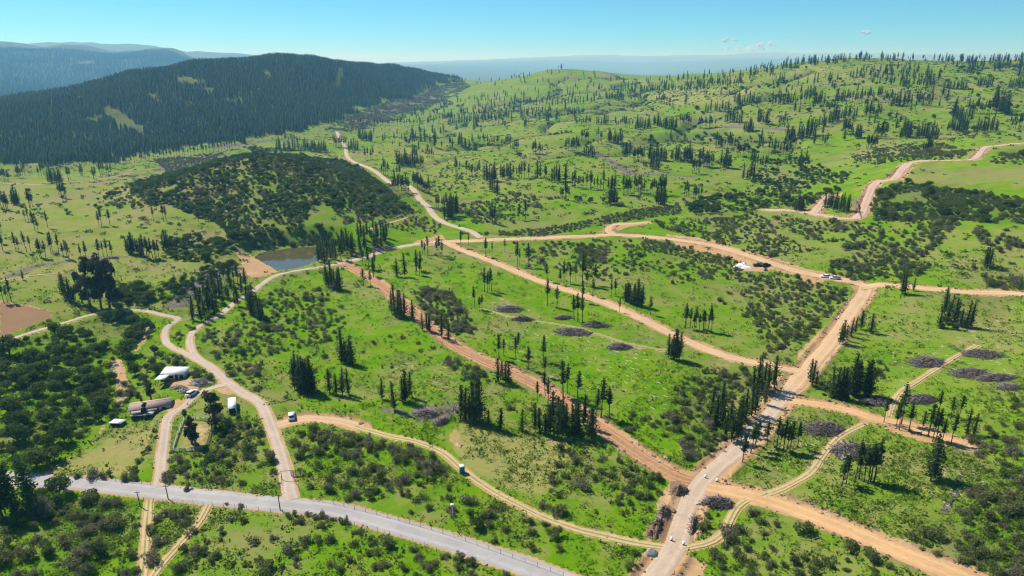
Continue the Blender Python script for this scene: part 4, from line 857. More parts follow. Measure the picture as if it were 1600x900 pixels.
def labels_for(A, desc, plural):
    """A: arrays px, py of all plants of a kind -> label, group for each"""
    px, py = A; D = np.hypot(px[:, None] - LP[None, :, 0], 1.5 * (py[:, None] - LP[None, :, 1])); L = D.argmin(1); dx = px - LP[L, 0]; dy = py - LP[L, 1]
    side = np.where(np.abs(dx) > 1.3 * np.abs(dy), np.where(dx < 0, 0, 1), np.where(dy < 0, 2, 3)); SD = ["left of", "right of", "behind", "in front of"]
    out = [None] * len(px); seen = {}
    for i in np.argsort(D[np.arange(len(px)), L]):
        key = (desc[i], int(L[i]), int(side[i])); k = seen.get(key, 0); seen[key] = k + 1; nm = LAND[L[i]][2]
        if k < len(ORD): t = f"{desc[i]} {SD[side[i]]} {nm}, {ORD[k]}"
        else: t = f"{desc[i]} in the group {SD[side[i]]} {nm}"
        out[i] = (t, f"{plural} around {nm}")
    return out

def scatter_object(name, pts, meshes, label=None, cat=None):
    """one object that holds every far or uncountable plant: points carrying instances of the plant meshes"""
    P = np.array([p[:3] for p in pts], np.float32); me = bpy.data.meshes.new(name); me.vertices.add(len(P)); me.vertices.foreach_set("co", P.ravel())
    for nm, ty, col in (("scl", 'FLOAT_VECTOR', None), ("rot", 'FLOAT', None), ("var", 'INT', None)):
        a = me.attributes.new(nm, ty, 'POINT')
        if nm == "scl": a.data.foreach_set("vector", np.array([(p[3] * p[4], p[3] * p[4], p[3]) for p in pts], np.float32).ravel())
        if nm == "rot": a.data.foreach_set("value", rng.uniform(0, 6.28, len(pts)).astype(np.float32))
        if nm == "var": a.data.foreach_set("value", np.array([p[5] for p in pts], np.int32))
    o = obj(name, me); ng = bpy.data.node_groups.new(name, 'GeometryNodeTree')
    ng.interface.new_socket("Geometry", in_out='INPUT', socket_type='NodeSocketGeometry'); ng.interface.new_socket("Geometry", in_out='OUTPUT', socket_type='NodeSocketGeometry')
    N = ng.nodes; gi = N.new("NodeGroupInput"); go = N.new("NodeGroupOutput"); join = N.new("GeometryNodeJoinGeometry")
    def na(nm, ty):
        n = N.new("GeometryNodeInputNamedAttribute"); n.data_type = ty; n.inputs[0].default_value = nm; return n.outputs[0]
    scl, rot, var = na("scl", 'FLOAT_VECTOR'), na("rot", 'FLOAT'), na("var", 'INT'); cx = N.new("ShaderNodeCombineXYZ"); ng.links.new(rot, cx.inputs[2])
    for k, parts in enumerate(meshes):
        parts = parts if isinstance(parts, (tuple, list)) else (parts,)
        src = N.new("GeometryNodeJoinGeometry")
        for m in parts:
            s = bpy.data.objects.new("plant_form", m); oi = N.new("GeometryNodeObjectInfo"); oi.inputs[0].default_value = s; ng.links.new(oi.outputs["Geometry"], src.inputs[0])
        cmp = N.new("FunctionNodeCompare"); cmp.data_type = 'INT'; cmp.operation = 'EQUAL'
        ia = [s for s in cmp.inputs if s.type == 'INT']; ng.links.new(var, ia[0]); ia[1].default_value = k
        ip = N.new("GeometryNodeInstanceOnPoints"); ng.links.new(gi.outputs[0], ip.inputs["Points"]); ng.links.new(cmp.outputs[0], ip.inputs["Selection"])
        ng.links.new(src.outputs[0], ip.inputs["Instance"]); ng.links.new(cx.outputs[0], ip.inputs["Rotation"]); ng.links.new(scl, ip.inputs["Scale"]); ng.links.new(ip.outputs[0], join.inputs[0])
    ng.links.new(join.outputs[0], go.inputs[0]); md = o.modifiers.new("plants", 'NODES'); md.node_group = ng
    return tag(o, label, cat, kind="stuff")

NIND = {"pine": 300, "thorn": 300, "green": 260, "ever": 300}
def place(kind):
    L = PLANT[kind]; x = np.array([p[0] for p in L]); y = np.array([p[1] for p in L]); z = hgt(x, y); px, py, f = project(x, y, z + 1)
    size = np.array([p[2] for p in L]) / f; inside = (px > 6) & (px < 1597) & (py > 60) & (py < 897)
    # hidden behind a nearer rise?
    ux, uy, uz = unproj(px, py); vis = np.hypot(x, y) < np.hypot(ux, uy) * 1.05 + 6
    order = np.argsort(-size * (inside & vis)); pick = set(order[:NIND[kind]].tolist())
    if kind == "pine": desc = ["thin bare-stemmed pine" if p[3][0] == 0 else "dark full-crowned pine" for p in L]; plural = "pines"
    elif kind == "thorn": desc = [("grey-brown thorn shrub", "grey-green thorn shrub")[int(p[3][1] % 12 % 3 > 0)] for p in L]; plural = "thorn shrubs"
    elif kind == "green": desc = ["low green shrub"] * len(L); plural = "green shrubs"
    else: desc = ["dark evergreen tree"] * len(L); plural = "evergreen trees"
    lab = labels_for((px, py), desc, plural); rest = []
    for i, p in enumerate(L):
        vs = p[3][1]; s, sx = p[2], p[4]; sink = -.12 if kind != "pine" else 0
        if kind == "pine": forms = PINE_F if p[3][0] else PINE_B
        else: forms = {"thorn": THORN, "green": GREENS, "ever": EVER}[kind]
        k = vs % len(forms)
        if i not in pick:
            kk = k + (len(PINE_B) if kind == "pine" and p[3][0] else 0); rest.append((x[i], y[i], z[i] + sink, s, sx, kk)); continue
        if kind in ("thorn", "green"):
            o = obj("thorn_shrub" if kind == "thorn" else "green_shrub", forms[k], None, (x[i], y[i], z[i] + sink), rng.uniform(0, 6.28)); o.scale = (s * sx, s * sx, s)
        else:
            o = empty("pine_tree" if kind == "pine" else "evergreen_tree", (x[i], y[i], z[i] + sink), rng.uniform(0, 6.28)); o.scale = (s * sx, s * sx, s)
            o.rotation_euler = (rng.normal(0, .03), rng.normal(0, .03), rng.uniform(0, 6.28)); obj("trunk", forms[k][0], o); obj("crown", forms[k][1], o)
        tag(o, lab[i][0], {"pine": "pine tree", "thorn": "shrub", "green": "shrub", "ever": "tree"}[kind], lab[i][1])
    nm = {"pine": "distant_pines", "thorn": "thorn_scrub", "green": "green_scrub", "ever": "evergreen_wood"}[kind]
    lb = {"pine": "scattered dark pines dotted across the far green hillsides", "thorn": "grey thorn scrub covering the knoll and the smaller thickets", "green": "low green scrub spread between the larger shrubs", "ever": "dark evergreen trees massed on the knoll and along gullies"}[kind]
    scatter_object(nm, rest, (PINE_B + PINE_F) if kind == "pine" else forms, lb, {"pine": "pines", "thorn": "scrub", "green": "scrub", "ever": "wood"}[kind])
    print(kind, len(L), "individuals", len(pick))
for k in ("pine", "thorn", "green", "ever"): place(k)

# ---- the plantation on the far ridge and on the blue range behind it
RIDGE = np.array([(-40,262),(0,256),(150,252),(300,231),(400,217),(480,199),(560,170),(640,150),(722,122),(700,95),(600,85),(430,70),(300,80),(200,100),(100,120),(-40,130)], float)
HOLES = [np.array(p, float) for p in ([(158,168),(172,165),(200,182),(230,203),(226,216),(205,208),(178,192)], [(136,184),(160,182),(165,192),(140,196)], [(277,120),(296,119),(318,128),(316,136),(282,130)], [(324,139),(333,141),(332,149)], [(526,106),(540,104),(536,120),(533,140),(524,136)], [(228,146),(250,150),(252,166),(238,160)], [(415,112),(421,112),(422,124),(416,122)], [(280,158),(305,160),(300,165)], [(150,240),(176,234),(170,244)])]
def forest():
    pts = []
    for (r0, r1, sp, s0) in ((820, 2650, 5.8, .86), (2650, 6000, 15.0, 1.35)):
        n = int(2 * r1 / sp); gx = np.arange(-r1 * .80, r1 * .05, sp); gy = np.arange(r0 * .75, r1, sp); X, Y = np.meshgrid(gx, gy); X = X.ravel() + rng.uniform(-sp * .42, sp * .42, X.size); Y = Y.ravel() + rng.uniform(-sp * .42, sp * .42, Y.size)
        R = np.hypot(X, Y); a = np.arctan2(X, Y); k = (R > r0) & (R < r1) & (a > -.72); X, Y, R = X[k], Y[k], R[k]; Z = hgt(X, Y); px, py, f = project(X, Y, Z)
        if r0 < 2000:
            k = inpoly(px + 26 * fbm(X / 45, Y / 45, 3), py + 13 * fbm(X / 38 + 7, Y / 38, 3), RIDGE); qx, qy = px + 9 * fbm(X / 22, Y / 22, 3), py + 7 * fbm(X / 22 + 5, Y / 22, 3)
            for h in HOLES: k &= ~inpoly(qx, qy, h)
            k &= fbm(X / 70, Y / 70, 3) > -.62; k &= (px < 640) | (rng.random(len(px)) < (740 - px) / 110)
        else: k = (px < 345) & (fbm(X / 160, Y / 160, 3) > -.55)
        X, Y, Z = X[k], Y[k], Z[k]; sc = s0 * rng.uniform(.75, 1.2, len(X)) * (1 + .22 * fbm(X / 90, Y / 90, 2))
        pts += [(X[i], Y[i], Z[i], sc[i], 1.15 + .35 * rng.random(), int(i) % 3) for i in range(len(X))]
    scatter_object("forest", pts, FARP, "dense dark pine plantation covering the far ridge on the left", "forest"); print("forest", len(pts))
forest()

# ---- weeds in the near fields
def weeds():
    V = []; F = []; forms = []
    for s in range(3):
        rg = np.random.default_rng(900 + s); C = rg.normal(0, .22, (9, 3)) * [1.3, 1.3, .6] + [0, 0, .22]; v, f = tufts(C, .34, rg); forms.append(mesh_np("weed", v, f, [M_WEED]))
    n = 60000; px = rng.uniform(-30, 1630, n); py = 385 + 525 * rng.random(n) ** .75; x, y, z = unproj(px, py); k = ~np.isnan(x) & (road_dist(np.nan_to_num(x), np.nan_to_num(y, nan=200.)) > .5)
    k &= fbm(x / 9, y / 9, 3) + rng.uniform(-.4, .4, n) > -.1
    x, y, z = x[k], y[k], z[k]; s = rng.uniform(.4, 1.0, len(x)) + 1.3 * rng.random(len(x)) ** 4 + .6 * sstep(250, 400, np.hypot(x, y))
    i = np.clip(np.searchsorted(AZ, np.arctan2(x, y)), 0, NA - 1); j = np.clip(np.searchsorted(RR, np.hypot(x, y)), 0, NR - 1); ok = (MA[i, j, 0] < .4) & ((np.hypot(x, y) > 155) | (rng.random(len(x)) < .4))
    m = 16000; r = np.sqrt(rng.uniform(330 ** 2, 1500 ** 2, m)); t = rng.uniform(-.66, .68, m); hx, hy = r * np.sin(t), r * np.cos(t); kk = (fbm(hx / 60, hy / 60, 3) + rng.uniform(-.35, .35, m) > .0) & (road_dist(hx, hy) > 1); hx, hy = hx[kk], hy[kk]; hz = hgt(hx, hy)
    FAR = [(hx[q], hy[q], hz[q] - .1, rng.uniform(1.6, 4.2), 1.3, q % 3) for q in range(len(hx))]
    scatter_object("pasture_scrub", FAR, [mesh_np("scrub", *tufts(np.random.default_rng(950 + q).normal(0, .22, (11, 3)) * [1.3, 1.3, .6] + [0, 0, .2], .36, np.random.default_rng(960 + q)), [M_GREENS if q else M_THORN]) for q in range(3)], "small weedy scrub speckling the far pastures", "scrub")
    scatter_object("grass", [(x[q], y[q], z[q] - .05, s[q], 1.1, q % 3) for q in np.where(ok)[0]], forms, "rank tufts of grass and weeds across the near fields", "grass")
weeds()
# ================================================================== buildings, vehicles and other things
M_WHITE = plain("white_sheet_metal", (0.80, 0.80, 0.79), .45, .06, .8, .4); M_WALLW = plain("whitewash", (0.62, 0.62, 0.62), .85, .12, .9)
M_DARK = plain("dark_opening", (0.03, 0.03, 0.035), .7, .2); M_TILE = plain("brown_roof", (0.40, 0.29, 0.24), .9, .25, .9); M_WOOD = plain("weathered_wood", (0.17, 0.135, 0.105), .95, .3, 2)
M_GREY = plain("grey_sheeting", (0.52, 0.51, 0.48), .8, .2, .8); M_CONC = plain("concrete", (0.42, 0.41, 0.39), .9, .2, 1.0); M_GLASS = plain("window_glass", (0.02, 0.025, 0.03), .1, .1, 1, .5)
M_TYRE = plain("tyre_rubber", (0.02, 0.02, 0.02), .9, .2); M_BRUSH = plain("cut_branches", (0.085, 0.066, 0.062), .95, .45, .7); M_BRUSH2 = plain("bleached_branches", (0.22, 0.19, 0.18), .95, .3, .7)
M_GRAVEL = plain("grey_gravel", (0.33, 0.32, 0.31), .95, .2, 3); M_LIME = plain("white_sacks", (0.78, 0.77, 0.75), .9, .08, 1); M_STONE = plain("river_stone", (0.30, 0.275, 0.25), .95, .3, .6)
M_TEAL = plain("teal_plastic", (0.02, 0.16, 0.20), .5, .1, 1, .4); M_EARTH = plain("turned_earth", (0.20, 0.125, 0.08), .95, .35, 1.0)
def carpaint(n, c): return plain(n, c, .3, .04, 1, .5)
def pxm(px, py):
    x, y, z = at(px, py); f = float(project(x, y, z)[2]); d = math.hypot(y, CAM_H - z); return FPX / f, FPX * (CAM_H - z) / d / f     # px per metre across, px per metre of depth

def shed():
    x, y, z = at(271, 594); w, d, h = 7.8, 4.2, 2.6
    t = tag(empty("metal_shed", (x, y + d / 2, z)), "white metal shed with flat bright roof and lean-to by farmyard", "shed")
    MB().box((0, 0, h / 2 - .2), (w, d, h + .4)).build("wall", M_WALLW, t)
    r = MB(); r.add([(-w / 2 - .3, -d / 2 - .4, h + .02), (w / 2 + .3, -d / 2 - .4, h + .02), (w / 2 + .3, d / 2 + .3, h + .45), (-w / 2 - .3, d / 2 + .3, h + .45), (-w / 2 - .3, -d / 2 - .4, h + .14), (w / 2 + .3, -d / 2 - .4, h + .14), (w / 2 + .3, d / 2 + .3, h + .57), (-w / 2 - .3, d / 2 + .3, h + .57)],
          [(3, 2, 1, 0), (4, 5, 6, 7), (0, 1, 5, 4), (1, 2, 6, 5), (2, 3, 7, 6), (3, 0, 4, 7)]); ro = r.build("roof", M_WHITE, t)
    rb = MB()
    for k in range(13): rb.add(*(lambda X: ([(X - .04, -d / 2 - .38, h + .145), (X + .04, -d / 2 - .38, h + .145), (X + .04, d / 2 + .28, h + .573), (X - .04, d / 2 + .28, h + .573), (X, -d / 2 - .38, h + .19), (X, d / 2 + .28, h + .62)], [(0, 4, 5, 3), (4, 1, 2, 5), (0, 1, 4), (2, 3, 5)]))(-w / 2 + k * w / 12))
    rb.build("roof_rib", M_WHITE, ro)["kind"] = "stuff"
    MB().box((1.3, -d / 2 - .03, 1.05), (1.0, .1, 2.1)).build("door", M_DARK, t); MB().box((3.0, -d / 2 - .03, 1.0), (1.4, .1, 1.9)).build("window", M_DARK, t); MB().box((-.6, -d / 2 - .03, 1.3), (1.5, .1, 1.1)).build("window", M_DARK, t)
    lw, ld = 3.4, 3.8; lx, ly, lz = at(251, 606); lt = MB(); ox, oy = lx - x, ly - (y + d / 2)
    oy = min(oy, -d / 2 - ld - .45); lt.box((ox, oy + ld / 2, 2.3), (lw, ld, .12)); lo = lt.build("lean_to_roof", M_WHITE, t)
    for i in (-1, 1):
        for j in (-1, 1): MB().tube((ox + i * (lw / 2 - .15), oy + ld / 2 + j * (ld / 2 - .15), -.5), (ox + i * (lw / 2 - .15), oy + ld / 2 + j * (ld / 2 - .15), 2.25), .07, .07).build("post", M_WOOD, t)
    MB().box((ox, oy + ld - .1, .9), (lw - .4, .1, 2.6)).build("lean_to_wall", M_WOOD, t)
shed()
def house():
    x, y, z = at(236, 646); rz = math.radians(19); w, d, h = 11.6, 5.0, 2.2
    c = (x - math.sin(rz) * d / 2, y + math.cos(rz) * d / 2, z)
    t = tag(empty("farmhouse", c, rz), "long low farmhouse with brown gabled roof and pale walls", "house")
    MB().box((0, 0, h / 2 - .3), (w, d, h + .6)).build("wall", M_WALLW, t)
    e = .5; r = MB(); pr = [(-d / 2 - e, h - .12), (0, h + .75), (d / 2 + e, h - .12), (d / 2 + e, h + .02), (0, h + .92), (-d / 2 - e, h + .02)]
    V = [(-w / 2 - e, a, b) for a, b in pr] + [(w / 2 + e, a, b) for a, b in pr]; n = 6
    F = [(k, (k + 1) % n, n + (k + 1) % n, n + k) for k in range(n)] + [(0, 5, 4, 1), (1, 4, 3, 2), (6, 7, 10, 11), (7, 8, 9, 10)]; r.add(V, F); ro = r.build("roof", M_TILE, t)
    MB().tube((-w / 2 - e, 0, h + .93), (w / 2 + e, 0, h + .93), .06, .06).build("ridge_cap", M_TILE, ro)
    g = MB()
    for s in (-1, 1): g.add([(s * (w / 2 - .02), -d / 2, h), (s * (w / 2 - .02), d / 2, h), (s * (w / 2 - .02), 0, h + .72)], [(0, 1, 2) if s > 0 else (0, 2, 1)])
    g.build("gable", M_WALLW, t)
    for k, (X, W, H, Z) in enumerate(((-4.7, 1.0, .9, 1.3), (-2.9, 1.0, .9, 1.3), (-.2, 1.0, .9, 1.3), (3.9, 1.2, .9, 1.3))):
        wo = MB().box((X, -d / 2 - .02, Z), (W, .08, H)).build("window", M_GLASS, t); MB().box((X, -d / 2 - .06, Z - H / 2 - .05), (W + .2, .16, .08)).build("sill", M_WALLW, wo)
    MB().box((-1.7, -d / 2 - .02, 1.0), (.95, .08, 2.0)).build("door", M_WOOD, t); MB().box((2.0, -d / 2 - .02, 1.0), (.95, .08, 2.0)).build("door", M_WOOD, t)
    p = MB(); p.add([(-w / 2 + .5, -d / 2 - 1.9, 1.70), (2.2, -d / 2 - 1.9, 1.70), (2.2, -d / 2 - .06, 1.98), (-w / 2 + .5, -d / 2 - .06, 1.98), (-w / 2 + .5, -d / 2 - 1.9, 1.77), (2.2, -d / 2 - 1.9, 1.77), (2.2, -d / 2 - .06, 2.05), (-w / 2 + .5, -d / 2 - .06, 2.05)], [(3, 2, 1, 0), (4, 5, 6, 7), (0, 1, 5, 4), (1, 2, 6, 5), (2, 3, 7, 6), (3, 0, 4, 7)]); p.build("porch_roof", M_TILE, t)
    for X in (-5.1, -3.3, -1.5, .3, 2.0): MB().tube((X, -d / 2 - 1.75, -.4), (X, -d / 2 - 1.75, 1.71), .08, .08).build("porch_post", M_WOOD, t)
house()
def flat_shed(px, py, w, d, h, rz, roof, name, label):
    x, y, z = at(px, py); t = tag(empty(name, (x - math.sin(rz) * d / 2, y + math.cos(rz) * d / 2, z), rz), label, "shed")
    MB().box((0, 0, h), (w + .3, d + .3, .1)).build("roof", roof, t); MB().box((0, d / 2 - .1, h / 2 - .3), (w - .1, .12, h + .5)).build("wall", M_WOOD, t)
    for i in (-1, 1): MB().box((i * (w / 2 - .08), -d / 2 + .1, h / 2 - .25), (.12, .12, h + .38)).build("post", M_WOOD, t); MB().box((i * (w / 2 - .06), .1, h / 2 - .3), (.1, d - .5, h + .45)).build("side_wall", M_WOOD, t)
flat_shed(217, 656, 4.6, 1.8, 1.5, .1, M_GREY, "low_shed", "low shed with whitish roof in front of the farmhouse")
flat_shed(232, 655, 2.4, 1.8, 1.6, .1, M_GREY, "low_shed", "small pale-roofed shelter right of the low farmhouse shed")
flat_shed(181, 667, 3.8, 2.4, 1.3, -.12, M_WHITE, "low_shed", "small white flat roof at the edge of the yellowish paddock")
def container():
    rz = math.radians(22); L, w, h = 7.6, 2.3, 2.1; x, y, z = at(364, 647); t = tag(empty("container_cabin", (x - math.sin(rz) * L / 2, y + math.cos(rz) * L / 2, z), rz), "white box container cabin beside the farm road", "cabin")
    b = MB().box((0, 0, h / 2 - .1), (w, L, h + .2)); b.build("body", M_WHITE, t); MB().box((0, 0, h + .06), (w + .16, L + .16, .1)).build("roof", M_WHITE, t)
    MB().box((0, -L / 2 - .02, 1.05), (1.9, .06, 1.8)).build("door", M_DARK, t); MB().box((.6, -2.7, h + .25), (.6, .8, .3)).build("roof_vent", M_GREY, t)
    for Y in (-1.8, 1.8): MB().box((w / 2 + .02, Y, 1.35), (.06, 1.1, .8)).build("window", M_GLASS, t)
container()

def fence(pts, name, label, step=2.5, hgt_=1.2, rails=(.45, .85, 1.15), post=.07, mat=M_WOOD, rail=.035, px=True):
    if px: P = spline(pts, 3.0); x, y, z = unproj(P[:, 0], P[:, 1]); W = np.c_[x, y]
    W = W[~np.isnan(W[:, 0])]; s = np.r_[0, np.cumsum(np.hypot(*np.diff(W, axis=0).T))]; n = max(2, int(s[-1] / step) + 1); q = np.linspace(0, s[-1], n)
    X = np.interp(q, s, W[:, 0]); Y = np.interp(q, s, W[:, 1]); Z = hgt(X, Y); t = tag(empty(name, (X[0], Y[0], Z[0])), label, "fence")
    pm = MB().tube((0, 0, -.4), (0, 0, hgt_), post, post * .85, 5).mesh("post", [mat])
    for k in range(n): obj("post", pm, t, (X[k] - X[0], Y[k] - Y[0], Z[k] - Z[0]))
    for h in rails:
        mb = MB()
        for k in range(n - 1): mb.tube((X[k] - X[0], Y[k] - Y[0], Z[k] - Z[0] + h), (X[k + 1] - X[0], Y[k + 1] - Y[0], Z[k + 1] - Z[0] + h), rail, rail, 4)
        mb.build("rail", mat, t)["kind"] = "stuff"
    return t
fence([(270,706),(295,705),(323,702)], "corral_fence", "grey rail fence along the front of the corral", 1.8, 1.3, (.3, .6, .9, 1.2), .09, M_CONC, .07)
fence([(270,705),(278,682),(288,656)], "corral_fence", "grey rail fence along the left side of the corral", 1.8, 1.3, (.3, .6, .9, 1.2), .09, M_CONC, .07)
fence([(323,701),(329,680),(335,662)], "corral_fence", "grey rail fence along the right side of the corral", 1.8, 1.3, (.3, .6, .9, 1.2), .09, M_WOOD, .06)
fence([(290,656),(312,656),(335,660)], "corral_fence", "rough pale rail fence at the back of the corral", 1.8, 1.2, (.3, .6, .9), .1, M_GREY, .06)
fence([(440,750),(440,762),(434,768),(422,772),(404,771),(380,768),(340,763),(290,758),(250,754)], "roadside_fence", "dark wire fence along the paved road left of the gate", 2.2, 1.2, (.3, .6, .9, 1.1), .05, M_WOOD, .012)
fence([(459,748),(464,760),(472,772),(482,780),(510,785),(560,797),(620,812),(690,833),(760,857),(830,882),(880,900)], "roadside_fence", "dark wire fence along the paved road right of the gate", 3.0, 1.2, (.3, .6, .9, 1.1), .05, M_WOOD, .012)
fence([(100,742),(120,746),(150,749),(190,753),(235,757)], "roadside_fence", "wire fence between the yellowish paddock and the paved road", 2.5, 1.2, (.4, .8, 1.1), .05, M_WOOD, .012)
fence([(225,783),(250,785),(290,787),(318,789)], "roadside_fence", "short wire fence below the paved road between two tracks", 2.5, 1.2, (.4, .8, 1.1), .05, M_WOOD, .012)
fence([(332,790),(400,797),(480,806),(560,822),(640,846),(720,876),(780,898)], "roadside_fence", "long wire fence along the front meadow below the paved road", 3.2, 1.2, (.4, .8, 1.1), .05, M_WOOD, .012)
fence([(455,744),(464,744),(478,742)], "gate_panel_fence", "short dark panel fence right of the farm gate", 1.2, 1.5, (.3, .6, .9, 1.2, 1.45), .1, M_WOOD, .08)
def portal():
    a = at(440.5, 749); b = at(459, 748); t = tag(empty("farm_gate", a), "tall wooden gate frame spanning the farm road", "gate"); d = (b[0] - a[0], b[1] - a[1], b[2] - a[2])
    MB().tube((0, 0, -.3), (0, 0, 2.5), .08, .07, 7).build("post", M_WOOD, t); MB().tube((d[0], d[1], d[2] - .3), (d[0], d[1], d[2] + 2.5), .08, .07, 7).build("post", M_WOOD, t)
    u = np.array(d) / np.linalg.norm(d); MB().tube(np.array((0, 0, 2.52)) - u * .15, np.array((d[0], d[1], d[2] + 2.52)) + u * .15, .08, .08, 7).build("beam", M_WOOD, t)
portal()
def pole(px, py, h, label, lamp=False):
    x, y, z = at(px, py); t = tag(empty("utility_pole", (x, y, z)), label, "pole"); MB().tube((0, 0, -.5), (-.12, 0, h), .15, .10, 7).build("shaft", M_WOOD if not lamp else M_CONC, t)
    if lamp: MB().box((-.1, 0, h + .1), (.9, .5, .25)).build("lamp_head", M_WHITE, t)
    else: MB().box((-.12, 0, h - .35), (1.4, .1, .12)).build("cross_arm", M_WOOD, t)
pole(263, 780, 4.2, "dark wooden pole beside the paved road near the left track"); pole(438, 797, 4.6, "dark wooden pole at the paved road below the farm gate"); pole(219, 791, 4.4, "dark wooden pole left of the left track below the road"); pole(708, 812, 4.2, "pole with a white lamp head among shrubs above the paved road", True)

def car(px, py, rz, paint, label, kind="suv"):
    x, y, z = at(px, py); z = z + .15; t = tag(empty("parked_car" if kind != "pickup" else "pickup_truck", (x, y, z), rz), label, "car" if kind != "pickup" else "truck")
    L, W = (4.7, 1.85) if kind != "pickup" else (5.2, 1.9); h = L / 2
    body = [(-h, .45), (-h + .1, .3), (h - .15, .3), (h, .5), (h - .05, .78), (h - .25, .92), (1.0, 1.02), (-h + .15, 1.02), (-h, .85)]
    b = MB(); b.prism([(a, c) for a, c in body], -W / 2, W / 2); b.build("body", paint, t)
    top = [(-h + .25, 1.0), (.95, 1.0), (.35, 1.52), (-h + .55, 1.55)] if kind == "suv" else [(-.75, 1.0), (1.05, 1.0), (.55, 1.58), (-.55, 1.6)]
    cb = MB().prism(top, -W / 2 + .1, W / 2 - .1); ca = cb.build("cabin", M_GLASS, t)
    xs = (top[3][0], top[2][0]); MB().box(((xs[0] + xs[1]) / 2, 0, top[3][1] + .03), (xs[1] - xs[0] + .1, W - .22, .07)).build("roof", paint, ca)
    if kind == "pickup": MB().box((-1.65, 0, 1.03), (1.6, W - .35, .06)).build("cargo_bed", M_DARK, t)
    wm = MB().tube((0, -.12, 0), (0, .12, 0), .36, .36, 12).mesh("wheel", [M_TYRE])
    for X in (-h + .85, h - .9):
        for s in (-1, 1): obj("wheel", wm, t, (X, s * (W / 2 - .06), .32))
    for s in (-1, 1): MB().box((h - .1, s * .62, .68), (.12, .35, .16)).build("headlight", M_WHITE, t)
    return t
PW_ = carpaint("white_car_paint", (0.78, 0.78, 0.78)); PB_ = carpaint("black_car_paint", (0.025, 0.027, 0.03)); PT_ = carpaint("turquoise_car_paint", (0.06, 0.42, 0.50)); PS_ = carpaint("silver_car_paint", (0.62, 0.63, 0.64))
car(1289, 434, math.radians(170), PW_, "white car parked on the upper road, left of the pair"); car(1304, 436.5, math.radians(168), PS_, "silvery white pickup truck right behind the white car", "pickup")
car(1184, 416, math.radians(160), PB_, "black pickup truck nearest the white heap on the pull-off", "pickup"); car(1197, 416, math.radians(8), PB_, "black car right of the black pickup on the pull-off")
car(301, 617, math.radians(75), PW_, "white car parked beside shrubs in the farmyard"); car(456, 653, math.radians(106), PW_, "white car parked alone on the dirt turnoff"); car(8, 541, math.radians(30), PT_, "turquoise car at the left edge by the dirt road")
def toilet():
    x, y, z = at(722, 739); t = tag(empty("portable_toilet", (x, y, z), .25), "teal portable toilet with white roof beside the curved track", "toilet")
    MB().box((0, 0, 1.05), (1.25, 1.25, 2.2)).build("cabin", M_TEAL, t); MB().box((0, -.64, 1.0), (.8, .04, 1.9)).build("door", M_TEAL, t); MB().box((0, 0, 2.27), (1.4, 1.4, .28), 0, .78).build("roof", M_WHITE, t); MB().tube((.4, .4, 2.3), (.4, .4, 2.75), .06, .06).build("vent_pipe", M_WHITE, t)
toilet()
def headwall(px, py, rz, label):
    x, y, z = at(px, py); t = tag(empty("culvert_marker", (x, y, z), rz), label, "culvert marker")
    m = MB(); pr = [(-.32, -.5), (.32, -.5), (.32, .85), (.2, 1.05), (-.2, 1.05), (-.32, .85)]; m.prism(pr, -.14, .14); m.build("slab", M_LIME, t); MB().tube((0, -.16, .15), (0, .16, .15), .24, .24, 12).build("pipe_mouth", M_DARK, t)
headwall(1102, 747, -.5, "white concrete culvert marker left of the gravel road at the crossing"); headwall(1120, 753, -.5, "white concrete culvert marker right of the gravel road at the crossing"); headwall(1049, 845, -.4, "white concrete culvert marker left of the gravel road at the lower fork"); headwall(1068, 852, -.4, "white concrete culvert marker right of the gravel road at the lower fork")
headwall(1186, 653, -.5, "white concrete marker left of the gravel road under pines"); headwall(1310, 498, -.5, "white concrete marker on the bank left of the sandy straight")

